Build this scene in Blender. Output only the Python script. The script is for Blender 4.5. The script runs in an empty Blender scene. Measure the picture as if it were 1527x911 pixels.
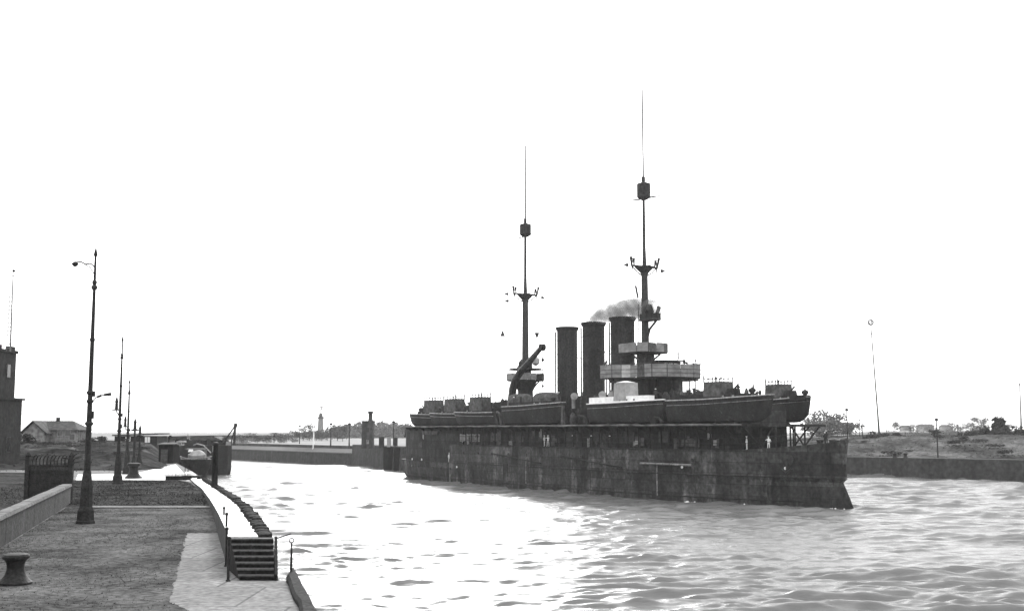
import bpy, bmesh, math, random
import numpy as np
from mathutils import Vector, Matrix, noise as MN
R = math.radians
rnd = random.Random(7)
SC = bpy.context.scene
COL = SC.collection
# ------------------------------------------------------------------ camera model
F, H = 1725.0, 10.0
TH = math.atan(186.5 / F); CT, ST = math.cos(TH), math.sin(TH)
def ray(px, py):
    x = (px - 763.5) / F; y = (455.5 - py) / F
    return (x, CT - y * ST, ST + y * CT)
def G(px, py, z=0.0):            # world point on the level plane z
    r = ray(px, py); t = (z - H) / r[2]
    return Vector((r[0] * t, r[1] * t, z))
def D(px, py, d):                # world point at distance d
    r = ray(px, py); t = d / r[1]
    return Vector((r[0] * t, d, H + r[2] * t))

# ------------------------------------------------------------------ mesh builder
class MB:
    def __init__(self): self.v = []; self.f = []
    def add(self, vs, fs):
        o = len(self.v); self.v += [tuple(p) for p in vs]; self.f += [tuple(i + o for i in q) for q in fs]; return self
    def hexa(self, p):
        return self.add(p, [(0, 3, 2, 1), (4, 5, 6, 7), (0, 1, 5, 4), (1, 2, 6, 5), (2, 3, 7, 6), (3, 0, 4, 7)])
    def box(self, c, s, rz=0, taper=1.0):
        x, y, z = s[0] / 2, s[1] / 2, s[2] / 2; ca, sa = math.cos(rz), math.sin(rz); P = []
        for zz, k in ((-z, 1), (z, taper)):
            for a, b in ((-x, -y), (x, -y), (x, y), (-x, y)):
                a *= k; b *= k
                P.append((c[0] + a * ca - b * sa, c[1] + a * sa + b * ca, c[2] + zz))
        return self.hexa(P)
    def tube(self, pts, r, n=8, caps=True):
        pts = [Vector(p) for p in pts]; m = len(pts)
        rs = r if isinstance(r, (list, tuple)) else [r] * m
        V = []; Fc = []; up = None
        for i, p in enumerate(pts):
            t = (pts[min(i + 1, m - 1)] - pts[max(i - 1, 0)])
            if t.length < 1e-9: t = Vector((0, 0, 1))
            t.normalize()
            if up is None: up = Vector((1, 0, 0)) if abs(t.x) < .8 else Vector((0, 1, 0))
            a = (up - t * up.dot(t)).normalized(); b = t.cross(a); up = a
            for k in range(n):
                w = 2 * math.pi * k / n; V.append(p + (a * math.cos(w) + b * math.sin(w)) * rs[i])
        for i in range(m - 1):
            for k in range(n):
                k2 = (k + 1) % n; Fc.append((i * n + k, i * n + k2, (i + 1) * n + k2, (i + 1) * n + k))
        if caps: Fc.append(tuple(range(n - 1, -1, -1))); Fc.append(tuple((m - 1) * n + k for k in range(n)))
        return self.add(V, Fc)
    def lathe(self, prof, c=(0, 0, 0), n=16, sx=1, sy=1):
        V = []; Fc = []; m = len(prof)
        for r, z in prof:
            for k in range(n):
                w = 2 * math.pi * k / n; V.append((c[0] + r * sx * math.cos(w), c[1] + r * sy * math.sin(w), c[2] + z))
        for i in range(m - 1):
            for k in range(n):
                k2 = (k + 1) % n; Fc.append((i * n + k, i * n + k2, (i + 1) * n + k2, (i + 1) * n + k))
        Fc.append(tuple(range(n - 1, -1, -1))); Fc.append(tuple((m - 1) * n + k for k in range(n)))
        return self.add(V, Fc)
    def prism(self, poly, z0, z1):
        n = len(poly); V = [(p[0], p[1], z0) for p in poly] + [(p[0], p[1], z1) for p in poly]
        Fc = [tuple(range(n - 1, -1, -1)), tuple(range(n, 2 * n))]
        for i in range(n): j = (i + 1) % n; Fc.append((i, j, n + j, n + i))
        return self.add(V, Fc)
    def loft(self, rings, caps=True, closed=True):
        n = len(rings[0]); V = [p for r in rings for p in r]; Fc = []
        for i in range(len(rings) - 1):
            for k in range(n if closed else n - 1):
                k2 = (k + 1) % n; Fc.append((i * n + k, i * n + k2, (i + 1) * n + k2, (i + 1) * n + k))
        if caps: Fc.append(tuple(range(n - 1, -1, -1))); Fc.append(tuple((len(rings) - 1) * n + k for k in range(n)))
        return self.add(V, Fc)
    def build(self, name, mat, parent=None, smooth=False, loc=None):
        me = bpy.data.meshes.new(name); me.from_pydata(self.v, [], self.f)
        bm = bmesh.new(); bm.from_mesh(me); bmesh.ops.recalc_face_normals(bm, faces=bm.faces); bm.to_mesh(me); bm.free()
        me.materials.append(mat)
        if smooth:
            me.shade_smooth() if hasattr(me, 'shade_smooth') else None
            try: me.set_sharp_from_angle(angle=R(35))
            except Exception: pass
        o = bpy.data.objects.new(name, me); COL.objects.link(o)
        if parent: o.parent = parent
        if loc is not None: o.location = loc
        return o
def tag(o, label=None, cat=None, group=None, kind=None):
    if label: o['label'] = label
    if cat: o['category'] = cat
    if group: o['group'] = group
    if kind: o['kind'] = kind
    return o
def empty(name, loc, label, cat, group=None, rz=0):
    o = bpy.data.objects.new(name, None); COL.objects.link(o); o.location = loc; o.rotation_euler = (0, 0, rz); o.empty_display_size = .2
    return tag(o, label, cat, group)
KIDS = {}
def copy_tree(o, parent=None):
    c = o.copy(); COL.objects.link(c)
    if parent: c.parent = parent
    for ch in [x for x in COL.objects if x.parent == o]: copy_tree(ch, c)
    return c
def copies(o, places):           # linked copies of one part under the same thing
    for p in places:
        c = o.copy(); COL.objects.link(c)
        c.location = p[:3]
        if len(p) > 3: c.rotation_euler = (0, 0, p[3])
# ------------------------------------------------------------------ materials
def mat(name, base, rough=.8, var=.35, scale=1.0, stretch=(1, 1, 1), bump=0.0, bscale=None, spec=.3, fine=0.0, stain=None, metal=0, plates=None, flat=False):
    m = bpy.data.materials.new(name); m.use_nodes = True; N = m.node_tree.nodes; L = m.node_tree.links
    p = N['Principled BSDF']; p.inputs['Roughness'].default_value = rough; p.inputs['Specular IOR Level'].default_value = spec
    p.inputs['Metallic'].default_value = metal
    tc = N.new('ShaderNodeTexCoord'); mp = N.new('ShaderNodeMapping'); mp.inputs['Scale'].default_value = stretch
    L.new(tc.outputs['Object'], mp.inputs[0])
    nz = N.new('ShaderNodeTexNoise'); nz.inputs['Scale'].default_value = scale; nz.inputs['Detail'].default_value = 8; nz.inputs['Roughness'].default_value = .65
    L.new(mp.outputs[0], nz.inputs[0])
    cr = N.new('ShaderNodeValToRGB'); e = cr.color_ramp.elements
    lo, hi = base * (1 - var), base * (1 + var)
    e[0].position = .3; e[1].position = .7; e[0].color = (lo, lo, lo, 1); e[1].color = (hi, hi, hi, 1)
    L.new(nz.outputs['Fac'], cr.inputs[0]); last = cr.outputs[0]
    if stain:                    # (value, scale, threshold, stretch): blotches of wear
        mp2 = N.new('ShaderNodeMapping'); mp2.inputs['Scale'].default_value = stain[3]; L.new(tc.outputs['Object'], mp2.inputs[0])
        n2 = N.new('ShaderNodeTexNoise'); n2.inputs['Scale'].default_value = stain[1]; n2.inputs['Detail'].default_value = 7; n2.inputs['Roughness'].default_value = .7
        L.new(mp2.outputs[0], n2.inputs[0])
        c2 = N.new('ShaderNodeValToRGB'); c2.color_ramp.elements[0].position = stain[2]; c2.color_ramp.elements[1].position = stain[2] + .18
        L.new(n2.outputs['Fac'], c2.inputs[0])
        mx = N.new('ShaderNodeMix'); mx.data_type = 'RGBA'; L.new(c2.outputs[0], mx.inputs['Factor']); L.new(last, mx.inputs[6])
        mx.inputs[7].default_value = (stain[0],) * 3 + (1,); last = mx.outputs[2]
    if fine:                     # fine speckle
        n3 = N.new('ShaderNodeTexNoise'); n3.inputs['Scale'].default_value = fine; n3.inputs['Detail'].default_value = 3
        L.new(tc.outputs['Object'], n3.inputs[0])
        mr = N.new('ShaderNodeMapRange'); mr.inputs[1].default_value = .3; mr.inputs[2].default_value = .7; mr.inputs[3].default_value = .55; mr.inputs[4].default_value = 1.45
        L.new(n3.outputs['Fac'], mr.inputs[0])
        vm = N.new('ShaderNodeVectorMath'); vm.operation = 'SCALE'; L.new(last, vm.inputs[0]); L.new(mr.outputs[0], vm.inputs['Scale']); last = vm.outputs[0]
    if plates:                   # riveted plating: tone differs from plate to plate, dark seams
        sx_ = N.new('ShaderNodeSeparateXYZ'); L.new(tc.outputs['Object'], sx_.inputs[0]); cb = N.new('ShaderNodeCombineXYZ'); L.new(sx_.outputs[0], cb.inputs[0]); L.new(sx_.outputs[1 if flat else 2], cb.inputs[1])
        bk = N.new('ShaderNodeTexBrick'); L.new(cb.outputs[0], bk.inputs['Vector']); bk.inputs['Scale'].default_value = 1; bk.inputs['Brick Width'].default_value = plates[0]; bk.inputs['Row Height'].default_value = plates[1]
        bk.inputs['Mortar Size'].default_value = .035; bk.inputs['Color1'].default_value = (.8 if flat else .62,) * 3 + (1,); bk.inputs['Color2'].default_value = (1.15 if flat else 1.4,) * 3 + (1,); bk.inputs['Mortar'].default_value = (.45,) * 3 + (1,)
        m3 = N.new('ShaderNodeVectorMath'); m3.operation = 'MULTIPLY'; L.new(last, m3.inputs[0]); L.new(bk.outputs['Color'], m3.inputs[1]); last = m3.outputs[0]
    L.new(last, p.inputs['Base Color'])
    if bump:
        nb = N.new('ShaderNodeTexNoise'); nb.inputs['Scale'].default_value = bscale or scale * 4; nb.inputs['Detail'].default_value = 5
        L.new(mp.outputs[0], nb.inputs[0])
        bp = N.new('ShaderNodeBump'); bp.inputs['Strength'].default_value = min(1, bump); bp.inputs['Distance'].default_value = .1
        L.new(nb.outputs['Fac'], bp.inputs['Height']); L.new(bp.outputs[0], p.inputs['Normal'])
    return m
M = {}
M['hull'] = mat('hull_paint', .034, .8, .8, .45, (1, 1, .35), .4, 2, .12, 2.2, (.15, .3, .53, (1, 1, .35)), 0, (5.5, 1.45))
M['ship'] = mat('ship_dark_paint', .02, .7, .6, .6, (1, 1, .4), .2, 2, .1, 2.5, (.09, .4, .57, (1, 1, .4)), 0, (3.1, 1.6))
M['funnel'] = mat('funnel_paint', .022, .8, .6, .5, (1, 1, .25), .2, 2, .1, 3.5, (.06, .5, .58, (1, 1, .2)))
M['mast'] = mat('mast_paint', .02, .7, .3, 1, fine=3)
M['deck'] = mat('wood_deck', .12, .8, .4, 2, (.2, 2, 1))
M['canvas'] = mat('grey_canvas', .19, .9, .45, .5, (1, 1, 2), .5, 2, .1, 0, (.08, .5, .58, (1, 1, 1.5)))
M['canvas_light'] = mat('pale_canvas', .4, .9, .35, .5, (1, 1, 2.5), .5, 2, .1, 0, (.2, .6, .58, (1, 1, 2)))
M['edge'] = mat('worn_rail_paint', .16, .7, .6, .7, fine=4)
M['boat'] = mat('boat_hull_paint', .018, .75, .5, .7, (1, 1, .5), .1, 3, .15, 4, (.1, .5, .62, (1, 1, 1)))
M['strake'] = mat('boat_strake_paint', .3, .7, .4, 1.2, fine=4)
M['ledge'] = mat('ledge_paint', .085, .8, .85, .5, (1, 1, 1), stain=(.25, .35, .6, (1, 1, 1)))
M['white'] = mat('white_paint', .75, .6, .2, 1.0, stain=(.3, .9, .62, (1, 1, .4)))
M['greyhouse'] = mat('grey_cabin_paint', .26, .7, .4, .8, stain=(.09, .8, .58, (1, 1, .4)))
M['darkcanvas'] = mat('dark_canvas', .06, .9, .5, .8, fine=2, bump=.4)
M['iron'] = mat('black_iron', .018, .6, .5, 3, bump=.3, bscale=14, fine=14, spec=.12)
M['timber'] = mat('tarred_timber', .014, .85, .6, 2.5, (1, 1, .3), .6, 9, spec=.1, fine=12, stain=(.05, 2, .6, (1, 1, .4)))
M['wood'] = mat('weathered_plank', .05, .8, .5, 2, (.3, 3, 3), .4, 8, fine=12)
M['concrete'] = mat('quay_concrete', .135, .85, .35, .5, bump=.5, bscale=7, fine=6, stain=(.075, .4, .53, (1, 1, 1)), plates=(2.4, 3.2), flat=True)
M['pale_concrete'] = mat('pale_stone_path', .7, .5, .2, .6, bump=.3, bscale=5, fine=5, spec=.5, stain=(.35, .5, .62, (1, 1, 1)), plates=(1.8, 2.6), flat=True)
M['stonewall'] = mat('wall_stone', .036, .9, .4, 1.2, (1, 1, 1), .7, 6, fine=8, stain=(.07, .6, .57, (1, 1, .35)))
M['coping'] = mat('wall_coping_stone', .12, .9, .35, 1.5, bump=.6, bscale=6, fine=7)
M['lawn'] = mat('rough_lawn', .097, .95, .6, .45, bump=1, bscale=7, fine=5, spec=0, stain=(.16, .35, .53, (1.2, 1.0, 1)))
M['dark_lawn'] = mat('dark_grass', .05, .95, .6, .4, bump=1, bscale=4, fine=4, spec=0, stain=(.11, .25, .6, (1, 1, 1)))
M['grass'] = mat('grass_blades', .14, .9, .5, .8, spec=.15)
M['bank'] = mat('bank_grass', .04, .95, .8, .14, (1, .45, 1), 1, 2, 0, 1.1, (.15, .09, .55, (1, .6, 1)))
M['bank_right'] = mat('dry_bank_grass', .09, .95, .8, .12, (1, .45, 1), 1, 2, 0, 1.0, (.02, .07, .5, (1, .6, 1)))
M['brick'] = mat('dark_brick', .018, .9, .4, 1, bump=.4, bscale=6, fine=3, stain=(.04, .5, .6, (1, 1, 1)))
M['roof'] = mat('roof_tile', .05, .9, .3, 1, fine=2)
M['wallgrey'] = mat('house_render', .14, .9, .3, .6, fine=2)
M['glass'] = mat('window_glass', .03, .15, .2, 1, spec=.6)
M['mole'] = mat('mole_masonry', .03, .9, .5, .25, (1, 1, .12), .6, 1.2, fine=1.2, stain=(.09, .3, .57, (1, 1, .1)))
M['field'] = mat('pale_field', .2, .95, .4, .02, (1, 1, 1), stain=(.12, .03, .58, (.5, 1.5, 1)))
M['foliage'] = mat('foliage', .10, .9, .5, .25, spec=0)
M['foliage_dark'] = mat('dark_foliage', .045, .9, .5, .4, spec=0)
M['bark'] = mat('bark', .05, .9, .3, 2)
M['farwall'] = mat('far_building', .25, .9, .3, .2)
M['skin'] = mat('skin', .3, .7, .1, 3)
M['cloth_white'] = mat('white_uniform', .7, .9, .1, 3)
M['cloth_dark'] = mat('dark_uniform', .025, .9, .3, 3)
M['foam'] = mat('foam', .85, .9, .1, 3)
M['smoke'] = m = bpy.data.materials.new('coal_smoke'); m.use_nodes = True
def volume_mat(m, dens, col, noise=None, aniso=0):
    N = m.node_tree.nodes; L = m.node_tree.links; N.remove(N['Principled BSDF'])
    v = N.new('ShaderNodeVolumePrincipled'); v.inputs['Color'].default_value = (col,) * 3 + (1,); v.inputs['Density'].default_value = dens
    v.inputs['Anisotropy'].default_value = aniso
    L.new(v.outputs[0], N['Material Output'].inputs['Volume'])
    if noise:
        tc = N.new('ShaderNodeTexCoord'); nz = N.new('ShaderNodeTexNoise'); nz.inputs['Scale'].default_value = noise; nz.inputs['Detail'].default_value = 5
        L.new(tc.outputs['Object'], nz.inputs[0])
        mr = N.new('ShaderNodeMapRange'); mr.inputs[1].default_value = .34; mr.inputs[2].default_value = .62; mr.inputs[3].default_value = 0; mr.inputs[4].default_value = dens
        L.new(nz.outputs['Fac'], mr.inputs[0]); L.new(mr.outputs[0], v.inputs['Density'])
volume_mat(M['smoke'], .95, .28, .6)
# ------------------------------------------------------------------ world, sun, camera
W = bpy.data.worlds.new('World'); SC.world = W; W.use_nodes = True
N = W.node_tree.nodes; L = W.node_tree.links; bg = N['Background']
SUN_AZ, SUN_EL = R(-4), R(24)        # azimuth from straight ahead
sky = N.new('ShaderNodeTexSky'); sky.sky_type = 'NISHITA'; sky.sun_disc = False; sky.sun_elevation = SUN_EL; sky.sun_rotation = SUN_AZ
sky.dust_density = 4; sky.air_density = 1
bw = N.new('ShaderNodeRGBToBW'); L.new(sky.outputs[0], bw.inputs[0])
mx = N.new('ShaderNodeMix'); mx.data_type = 'FLOAT'; mx.inputs[0].default_value = .7; L.new(bw.outputs[0], mx.inputs[2]); mx.inputs[3].default_value = 21.0   # overcast veil
L.new(mx.outputs[0], bg.inputs[0]); bg.inputs[1].default_value = .115
sl = bpy.data.lights.new('sun', 'SUN'); sl.energy = 1.7; sl.angle = R(10); sl.color = (1, 1, 1)
so = bpy.data.objects.new('sun', sl); COL.objects.link(so)
sd = Vector((math.sin(SUN_AZ) * math.cos(SUN_EL), math.cos(SUN_AZ) * math.cos(SUN_EL), math.sin(SUN_EL)))
so.rotation_euler = (-sd).to_track_quat('-Z', 'Y').to_euler()
cam = bpy.data.cameras.new('camera'); co = bpy.data.objects.new('camera', cam); COL.objects.link(co); SC.camera = co
cam.sensor_width = 36; cam.lens = F / 1527 * 36; cam.clip_start = .5; cam.clip_end = 20000
co.location = (0, 0, H); co.rotation_euler = (R(90) + TH, 0, 0)
vs = SC.view_settings; SC.display_settings.display_device = 'sRGB'; vs.view_transform = 'Standard'; vs.look = 'None'; vs.exposure = 0.15; vs.gamma = 1
SC.cycles.max_bounces = 6; SC.cycles.volume_bounces = 1; SC.cycles.use_denoising = True
SC.cycles.volume_step_rate = 1

# ------------------------------------------------------------------ water
def water():
    d = [9.0]
    while d[-1] < 44: d.append(d[-1] * 1.02)
    while d[-1] < 230: d.append(d[-1] * 1.0025)
    while d[-1] < 360: d.append(d[-1] * 1.005)
    while d[-1] < 700: d.append(d[-1] * 1.02)
    while d[-1] < 2500: d.append(d[-1] * 1.12)
    d = np.array(d); a = np.radians(np.concatenate([np.linspace(-75, -34, 14)[:-1], np.linspace(-34, 34, 760), np.linspace(34, 75, 14)[1:]]))
    X = np.outer(d, np.tan(a)).clip(-2400, 2400); Y = np.repeat(d[:, None], len(a), 1)
    sp = .0045 * Y
    Z = np.zeros_like(X); rs = np.random.RandomState(3)
    wind = R(78)                                     # crests lie nearly across the view
    # patchy wind-ruffled areas
    patch = np.zeros_like(X)
    for i in range(10):
        l = rs.uniform(18, 60); th = rs.uniform(0, math.pi); k = 2 * math.pi / l
        patch += np.sin(k * (X * np.cos(th) * .6 + Y * np.sin(th)) + rs.uniform(0, 6.28))
    patch = .75 + .25 * np.clip(patch / 2.2, -1.6, 1.6)
    for i in range(50):                                  # low background chop
        l = 1.0 * (12 / 1.0) ** rs.rand(); k = 2 * math.pi / l
        th = wind + rs.normal(0, .5); amp = .0035 * l ** .9 * rs.uniform(.5, 1.3)
        ph = k * (X * np.cos(th) + Y * np.sin(th)) + rs.uniform(0, 6.28)
        Z += amp * np.sin(ph + .4 * np.cos(ph)) * np.clip((l / sp - 2.2) / 2.5, 0, 1) * patch
    ta = np.tan(a)
    for i in range(20000):                                # separate wavelets: long low ridges with a steep near face
        yc = 48 * (330 / 48) ** (rs.rand() ** .9); xc = yc * rs.uniform(-.28, .52)
        c1 = .5 + .5 * math.sin(xc * .09 + 1.3 * math.sin(yc * .05)) * math.sin(yc * .11 + .4)
        if rs.rand() > .25 + .75 * c1 or (xc < yc * .02 and rs.rand() < .35): continue
        big = rs.rand() ** 3; tiny = i > 11000
        ln = 2.2 + 9.5 * big + 3.6 * rs.rand() + yc * .014; wd = (.17 + .27 * big + .13 * rs.rand()) * max(1, yc / 95)
        if tiny: ln, wd = (.7 + 1.6 * rs.rand()) * max(1, yc / 90), (.13 + .12 * rs.rand()) * max(1, yc / 90)
        hh = wd * rs.uniform(.14, .4)
        ang = rs.normal(.03, .1)
        r0, r1 = np.searchsorted(d, yc - 3.5 * wd - ln * .25), np.searchsorted(d, yc + 4 * wd + ln * .25)
        k0, k1 = np.searchsorted(ta, (xc - ln * 1.6) / yc), np.searchsorted(ta, (xc + ln * 1.5) / yc)
        if r1 - r0 < 2 or k1 - k0 < 2: continue
        dx = X[r0:r1, k0:k1] - xc; dy = Y[r0:r1, k0:k1] - yc - ang * dx - .35 * wd * np.sin(dx * .55 / wd + i) - .5 * wd * np.sin(dx * .23 / wd + 2.3 * i)
        s_ = np.where(dy < 0, wd * .62, wd * 1.25)
        Z[r0:r1, k0:k1] += hh * np.exp(-(dy / s_) ** 2) * np.exp(-(dx / (ln * .55)) ** 2) * (.75 + .25 * np.sin(dx * .7 / wd + 2 * i))
    fadeall = np.clip((520 - Y) / 250, 0, 1); Z *= fadeall
    n, m = X.shape
    me = bpy.data.meshes.new('water')
    vv = np.stack([X, Y, Z], -1).reshape(-1, 3)
    idx = np.arange(n * m).reshape(n, m)
    q = np.stack([idx[:-1, :-1], idx[:-1, 1:], idx[1:, 1:], idx[1:, :-1]], -1).reshape(-1, 4)
    me.vertices.add(len(vv)); me.vertices.foreach_set('co', vv.ravel().astype(np.float32))
    me.loops.add(q.size); me.loops.foreach_set('vertex_index', q.ravel().astype(np.int32))
    me.polygons.add(len(q)); me.polygons.foreach_set('loop_start', np.arange(0, q.size, 4).astype(np.int32))
    me.polygons.foreach_set('use_smooth', np.ones(len(q), bool)); me.update(calc_edges=True); me.validate()
    mt = bpy.data.materials.new('harbour_water'); mt.use_nodes = True; N = mt.node_tree.nodes; L = mt.node_tree.links
    p = N['Principled BSDF']; p.inputs['Base Color'].default_value = (.12, .12, .12, 1); p.inputs['Roughness'].default_value = .23; p.inputs['IOR'].default_value = 1.33
    p.inputs['Specular IOR Level'].default_value = .5
    tc = N.new('ShaderNodeTexCoord'); mp = N.new('ShaderNodeMapping'); mp.inputs['Scale'].default_value = (.45, 1.3, 1); L.new(tc.outputs['Object'], mp.inputs[0])
    nb = N.new('ShaderNodeTexNoise'); nb.inputs['Scale'].default_value = 1.5; nb.inputs['Detail'].default_value = 7; nb.inputs['Roughness'].default_value = .6; L.new(mp.outputs[0], nb.inputs[0])
    bp = N.new('ShaderNodeBump'); bp.inputs['Strength'].default_value = .6; bp.inputs['Distance'].default_value = .16; L.new(nb.outputs['Fac'], bp.inputs['Height']); L.new(bp.outputs[0], p.inputs['Normal'])
    me.materials.append(mt)
    o = bpy.data.objects.new('water', me); COL.objects.link(o); tag(o, kind='structure', label='choppy pale harbour water across the basin')
    return o
water()

# ------------------------------------------------------------------ the left quay
ZQ = 6.2
rows = [(800, 340, 385, 405, 7.1), (792, 338, 381, 401, 7.1), (768, 327, 366, 380, 7.0), (757, 321, 360, 371, 6.82), (744, 313, 343, 354, 6.6), (728, 301, 321, 328, 6.4), (718, 288, 306, 311, 6.3), (703, 274, 286, 289, 6.25)]
PL = [G(a, y, z) for y, a, b, c, z in rows]; PI_ = [G(b, y, z) for y, a, b, c, z in rows]; PO = [G(c, y, z) for y, a, b, c, z in rows]
st0 = G(383, 866, ZQ)
edge = [(14, -30), (8, -12), (3.2, 2), (-.6, 13), (-4.2, 25.06), (-5.95, 30.2)] + [(p.x, p.y) for p in PO] + [(-39.9, 138.6), (-54, 186), (-80, 275), (-150, 430)]
def edge_x(d):
    for (x0, d0), (x1, d1) in zip(edge, edge[1:]):
        if d0 <= d <= d1: return x0 + (x1 - x0) * (d - d0) / (d1 - d0)
    return edge[-1][0]
qb = MB(); poly = edge + [(-500, 1200), (-900, 1200), (-900, -30)]
qb.prism(poly, -3, ZQ); o = qb.build('quay_ground', M['concrete']); tag(o, 'concrete quay ground beside the basin', kind='structure')
def sheet(name, pts, z, m, label, sub=None):
    q = []
    for (x0, y0), (x1, y1) in zip(pts, list(pts[1:]) + [pts[0]]):      # worn, slightly ragged borders
        n_ = max(1, min(90, int(math.hypot(x1 - x0, y1 - y0) / .3))) if y0 < 130 and abs(x0) < 60 else 1
        for k in range(n_): j = .045 if k else 0; q.append((x0 + (x1 - x0) * k / n_ + rnd.uniform(-j, j), y0 + (y1 - y0) * k / n_ + rnd.uniform(-j, j) * 2))
    pts = q
    b = MB(); b.add([(p[0], p[1], z) for p in pts], [tuple(range(len(pts)))]); o = b.build(name, m); return tag(o, label, kind='structure')
def gp(l, z=ZQ): return [(G(a, b, z).x, G(a, b, z).y) for a, b in l]
# near lawn: displaced grid clipped to its outline
def inside(x, y, P):
    c = False; n = len(P); j = n - 1
    for i in range(n):
        if (P[i][1] > y) != (P[j][1] > y) and x < (P[j][0] - P[i][0]) * (y - P[i][1]) / (P[j][1] - P[i][1]) + P[i][0]: c = not c
        j = i
    return c
lawn_poly = [(-4.9, 22.0)] + gp([(252, 898), (279, 795), (334, 795), (326, 758), (120, 758), (105, 753), (0, 819)]) + [(-13.4, 22)]
def lawn_z(x, y):
    return ZQ + .012 + .02 * (math.sin(x * 1.7 + y * .6) * math.sin(y * 1.1 - x * .3) + .6 * math.sin(x * 3.9 + 1) * math.sin(y * 3.1)) + .02
b = MB()
sheet('lawn', lawn_poly, ZQ + .02, M['lawn'], 'rough pale grass plot with worn patches on the quay')
sheet('dark_lawn', gp([(326, 755.6), (306, 735), (294, 727), (281, 719), (262, 716), (60, 716)]) + [(-44, 92), (-32, 60.2)] + gp([(120, 755.6)]), ZQ + .03, M['dark_lawn'], 'dark grass plot beyond the thin kerb line')
sheet('kerb_line', gp([(327, 758.0), (326, 755.6), (120, 755.6), (120, 758.0)]), ZQ + .06, M['coping'], 'thin pale kerb between the two grass plots')
sheet('quay_road', gp([(262, 716), (113, 716.0), (116, 707), (200, 706), (262, 692), (272, 703), (283, 717)]), ZQ + .012, M['pale_concrete'], 'pale wet road crossing the quay')
sheet('side_ground', [(-13.6, 22), (-16.9, 38.3), (-23.4, 61.6), (-32, 60.4), (-36, 80), (-34.8, 90), (-42, 107), (-170, 107), (-170, 10), (-20, 10)], ZQ + .008, M['dark_lawn'], 'dark grass behind the low stone wall')
sheet('paving', [(-4.9, 22.0), (-.9, 14)] + gp([(455, 905), (426, 866), (343, 868), (339, 801), (334, 795), (279, 795), (252, 898)]), ZQ + .016, M['concrete'], 'worn pale concrete paving by the quay stairs')
# grass blades on both plots
def blades(name, P, n, h0, h1, m, label, seed):
    r = random.Random(seed); V = []; Fc = []
    xs = [p[0] for p in P]; ys = [p[1] for p in P]
    cnt = 0
    while cnt < n:
        x, y = r.uniform(min(xs), max(xs)), r.uniform(min(ys), max(ys))
        if not inside(x, y, P): continue
        cl = math.sin(x * .9 + 2 * math.sin(y * .35)) * math.sin(y * .55 + x * .2)
        if r.random() > .55 + .45 * cl: continue
        h = r.uniform(h0, h1); w = h * .45; a = r.uniform(0, 6.28); lx, ly = r.uniform(-1.6, 1.6) * h, r.uniform(-1.6, 1.6) * h
        k = len(V); V += [(x - w * math.cos(a), y - w * math.sin(a), ZQ), (x + w * math.cos(a), y + w * math.sin(a), ZQ), (x + lx, y + ly, ZQ + h)]
        Fc.append((k, k + 1, k + 2)); cnt += 1
    b = MB(); b.v = V; b.f = Fc; o = b.build(name, m); tag(o, label, kind='stuff'); return o
blades('grass', lawn_poly, 20000, .02, .06, M['lawn'], 'short pale grass tufts on the near plot', 1)
blades('grass', gp([(322, 754), (300, 735), (281, 720), (262, 717), (60, 717)]) + [(-32, 60.5)], 16000, .04, .12, M['dark_lawn'], 'longer dark grass on the plot behind the kerb', 2)
# raised path
b = MB(); n = len(PL); V = []; Fc = []
for i in range(n): V += [PL[i], PI_[i], (PL[i].x, PL[i].y, 5.5), (PI_[i].x + .15, PI_[i].y, 5.5)]
for i in range(n - 1):
    a, c = 4 * i, 4 * i + 4
    Fc += [(a, a + 1, c + 1, c), (a + 2, a, c, c + 2), (a + 1, a + 3, c + 3, c + 1)]
Fc += [(0, 2, 3, 1), tuple(4 * (n - 1) + k for k in (0, 1, 3, 2))]
b.add(V, Fc); rp = b.build('raised_path', M['pale_concrete']); rp.data.materials.append(M['stonewall'])
for pg_ in rp.data.polygons:
    if abs(pg_.normal.z) < .5: pg_.material_index = 1
tag(rp, 'pale raised footpath along the quay edge', kind='structure')
# stairs at the near end of the path
t0, t1 = G(343, 801, 7.1), G(408, 801, 7.1); b0, b1 = G(357, 865, ZQ), G(409, 865, ZQ)
st = empty('quay_stairs', (b0 + b1) / 2, 'short dark flight of wooden stairs up to the raised pale path', 'stairs')
ns = 7
for i in range(ns):
    f0, f1 = i / ns, (i + 1) / ns; o0 = st.location
    z0, z1 = ZQ + .9 * i / ns, ZQ + .9 * (i + 1) / ns
    A, Bq, Cq, Dq = b0.lerp(t0, f0), b1.lerp(t1, f0), b1.lerp(t1, f1), b0.lerp(t0, f1)
    q = [Vector((p.x, p.y, ZQ + .02)) - o0 for p in (A, Bq, Cq, Dq)] + [Vector((p.x, p.y, z1 - .035)) - o0 for p in (A, Bq, Cq, Dq)]
    MB().hexa(q).build('riser', M['timber'], st)
    q = [Vector((p.x, p.y - e, z1 - .035)) - o0 for p, e in ((A, .05), (Bq, .05), (Cq, 0), (Dq, 0))] + [Vector((p.x, p.y - e, z1)) - o0 for p, e in ((A, .05), (Bq, .05), (Cq, 0), (Dq, 0))]
    MB().hexa(q).build('tread', M['wood'], st)
q = [Vector(p) - st.location for p in ((t1.x + .02, t1.y, ZQ), (b1.x + .02, b1.y - .05, ZQ), (b1.x + .1, b1.y - .05, ZQ), (t1.x + .1, t1.y, ZQ), (t1.x + .02, t1.y, 7.13), (b1.x + .02, b1.y - .05, ZQ + .16), (b1.x + .1, b1.y - .05, ZQ + .16), (t1.x + .1, t1.y, 7.13))]
MB().hexa(q).build('side_board', M['timber'], st)
b = MB(); e = D(411, 803, t1.y) - st.location; b.tube([e, e + Vector((.42, 0, .14))], .018, 6); b.build('iron_bar', M['iron'], st)
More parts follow.
